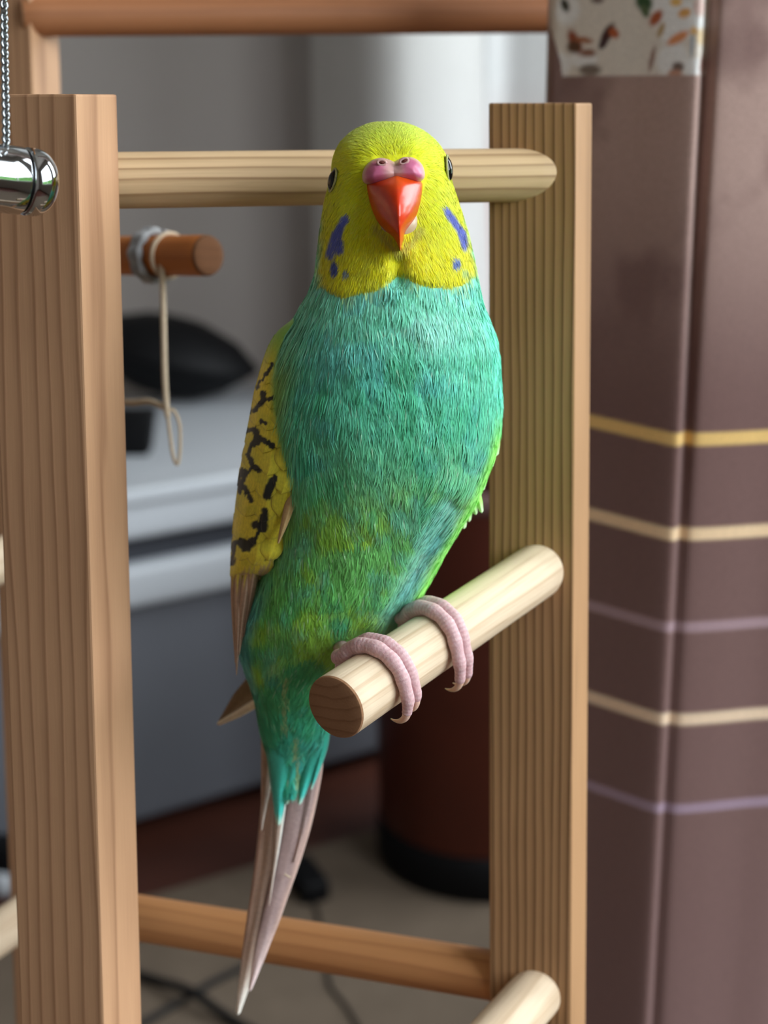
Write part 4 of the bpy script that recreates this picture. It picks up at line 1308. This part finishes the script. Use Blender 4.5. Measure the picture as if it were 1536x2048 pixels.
# feet -----------------------------------------------------------------------
def perch_s(px):
    lo, hi = 0., .08
    for _ in range(40):
        mid = (lo + hi) / 2
        if project(PN_ + p_dir * mid)[0] < px: lo = mid
        else: hi = mid
    return lo
def toe_colour(G, sc):
    n_, S_ = G.shape[:2]
    k = (.5 + .5 * np.cos(sc))[:, None] * np.ones((1, S_))
    c = mix(np.ones((n_, S_, 3)) * lin((206, 160, 164)), lin((236, 214, 214)), k * .22 + .35 * rng.random((n_, S_)) * (.3 + .7 * k))
    return c
def foot(px, toes, tail_):
    s0_ = perch_s(px)
    C0 = PN_ + p_dir * s0_
    vw = C0 - CAM; vw /= np.linalg.norm(vw)
    e_v = -vw - p_dir * ((-vw) @ p_dir); e_v /= np.linalg.norm(e_v)
    e_s = np.cross(p_dir, e_v)
    if (e_s @ AX_U) < 0: e_s = -e_s
    def W(s_, es, ev): return C0 + p_dir * s_ + e_s * es + e_v * ev
    gv, gf, gc, off = [], [], [], 0
    claws = []
    for (ds0, ds1, r0, reach, vis) in toes:
        rr = PR + r0 * .90
        pts = []
        if vis:
            pts += [(ds0, .0088, -.0052)]
            for a in np.radians(np.linspace(-18, 112, 9)):
                pts.append((ds0 + (ds1 - ds0) * (a + .4) / 2.6, rr * math.cos(a), rr * math.sin(a)))
            for es, ev in tail_[:reach]:
                pts.append((ds1, es, ev))
        else:
            for a in np.radians(np.linspace(8, -130, 8)):
                pts.append((ds0 + (ds1 - ds0) * max(0, -a) / 2.2, rr * math.cos(a), rr * math.sin(a)))
        path = catmull([W(*q) for q in pts], 110)
        sl = np.concatenate([[0], np.cumsum(np.linalg.norm(np.diff(path, axis=0), axis=1))])
        ph = sl / .00085 * 2 * math.pi
        taper = np.interp(sl / sl[-1], [0, .15, .5, .85, 1], [1.12, 1.1, 1.0, .86, .62])
        rad = r0 * taper * (1 + .014 * np.cos(ph) + rng.normal(0, .008, 110) + .05 * np.cos(sl / .0042 * 2 * math.pi))
        rad[-3:] *= [.9, .7, .3]; rad[:5] *= [.15, .5, .72, .88, .96]
        G = tube_grid(path, rad, 18)
        gv.append(G.reshape(-1, 3)); gf.append(grid_faces(110, 18, True) + off); off += 110 * 18
        gc.append(toe_colour(G, ph).reshape(-1, 3))
        # claw
        a3 = path[-4]; dirn = path[-4] - path[-14]; dirn /= np.linalg.norm(dirn)
        inw = (C0 - a3) - p_dir * ((C0 - a3) @ p_dir); inw -= dirn * (inw @ dirn); inw /= np.linalg.norm(inw)
        cp = [a3 + dirn * (.0030 * math.sin(t_)) + inw * (.0030 * (1 - math.cos(t_))) for t_ in np.linspace(0, 1.75, 16)]
        claws.append((np.array(cp), r0))
    # tarsus
    st_ = W(toes[0][0] + .0015, .0078, -.0032)
    tp_ = catmull([st_ - vw * .001, st_ + vw * .008 + e_s * .0006, st_ + vw * .020 + e_s * .003], 24)
    G = tube_grid(tp_, np.concatenate([[.0004, .0012], np.full(22, .0017)]), 18)
    gv.append(G.reshape(-1, 3)); gf.append(grid_faces(24, 18, True) + off); gc.append(np.ones((24 * 18, 3)) * lin((206, 164, 166)))
    me = mesh_data('foot', np.concatenate(gv), np.concatenate(gf))
    set_col(me, np.concatenate(gc))
    f_ = link('foot', me, M['toe'], bird)
    for cp, r0 in claws:
        G = tube_grid(catmull(cp, 30), np.interp(np.linspace(0, 1, 30), [0, .5, 1], [r0 * .58, r0 * .38, r0 * .06]), 12)
        cc = mix(np.ones((30, 12, 3)) * lin((232, 186, 170)), lin((226, 208, 172)), np.linspace(0, 1, 30)[:, None] * np.ones((1, 12)))
        grid_obj('claw', G, M['claw'], f_, True, cc.reshape(-1, 3))
foot(744, [(.0000, .0000, .00158, 3, True), (.0031, .0030, .00150, 2, True), (.0004, -.0010, .0013, 0, False), (.0028, .0044, .0013, 0, False)], [(-.0064, .0057), (-.0080, .0043), (-.0091, .0029)])
foot(858, [(.0018, -.0018, .00158, 3, True), (.0050, .0012, .00150, 3, True), (.0022, .0006, .0013, 0, False), (.0044, .0058, .0013, 0, False)], [(-.0067, .0056), (-.0087, .0041), (-.0103, .0025)])
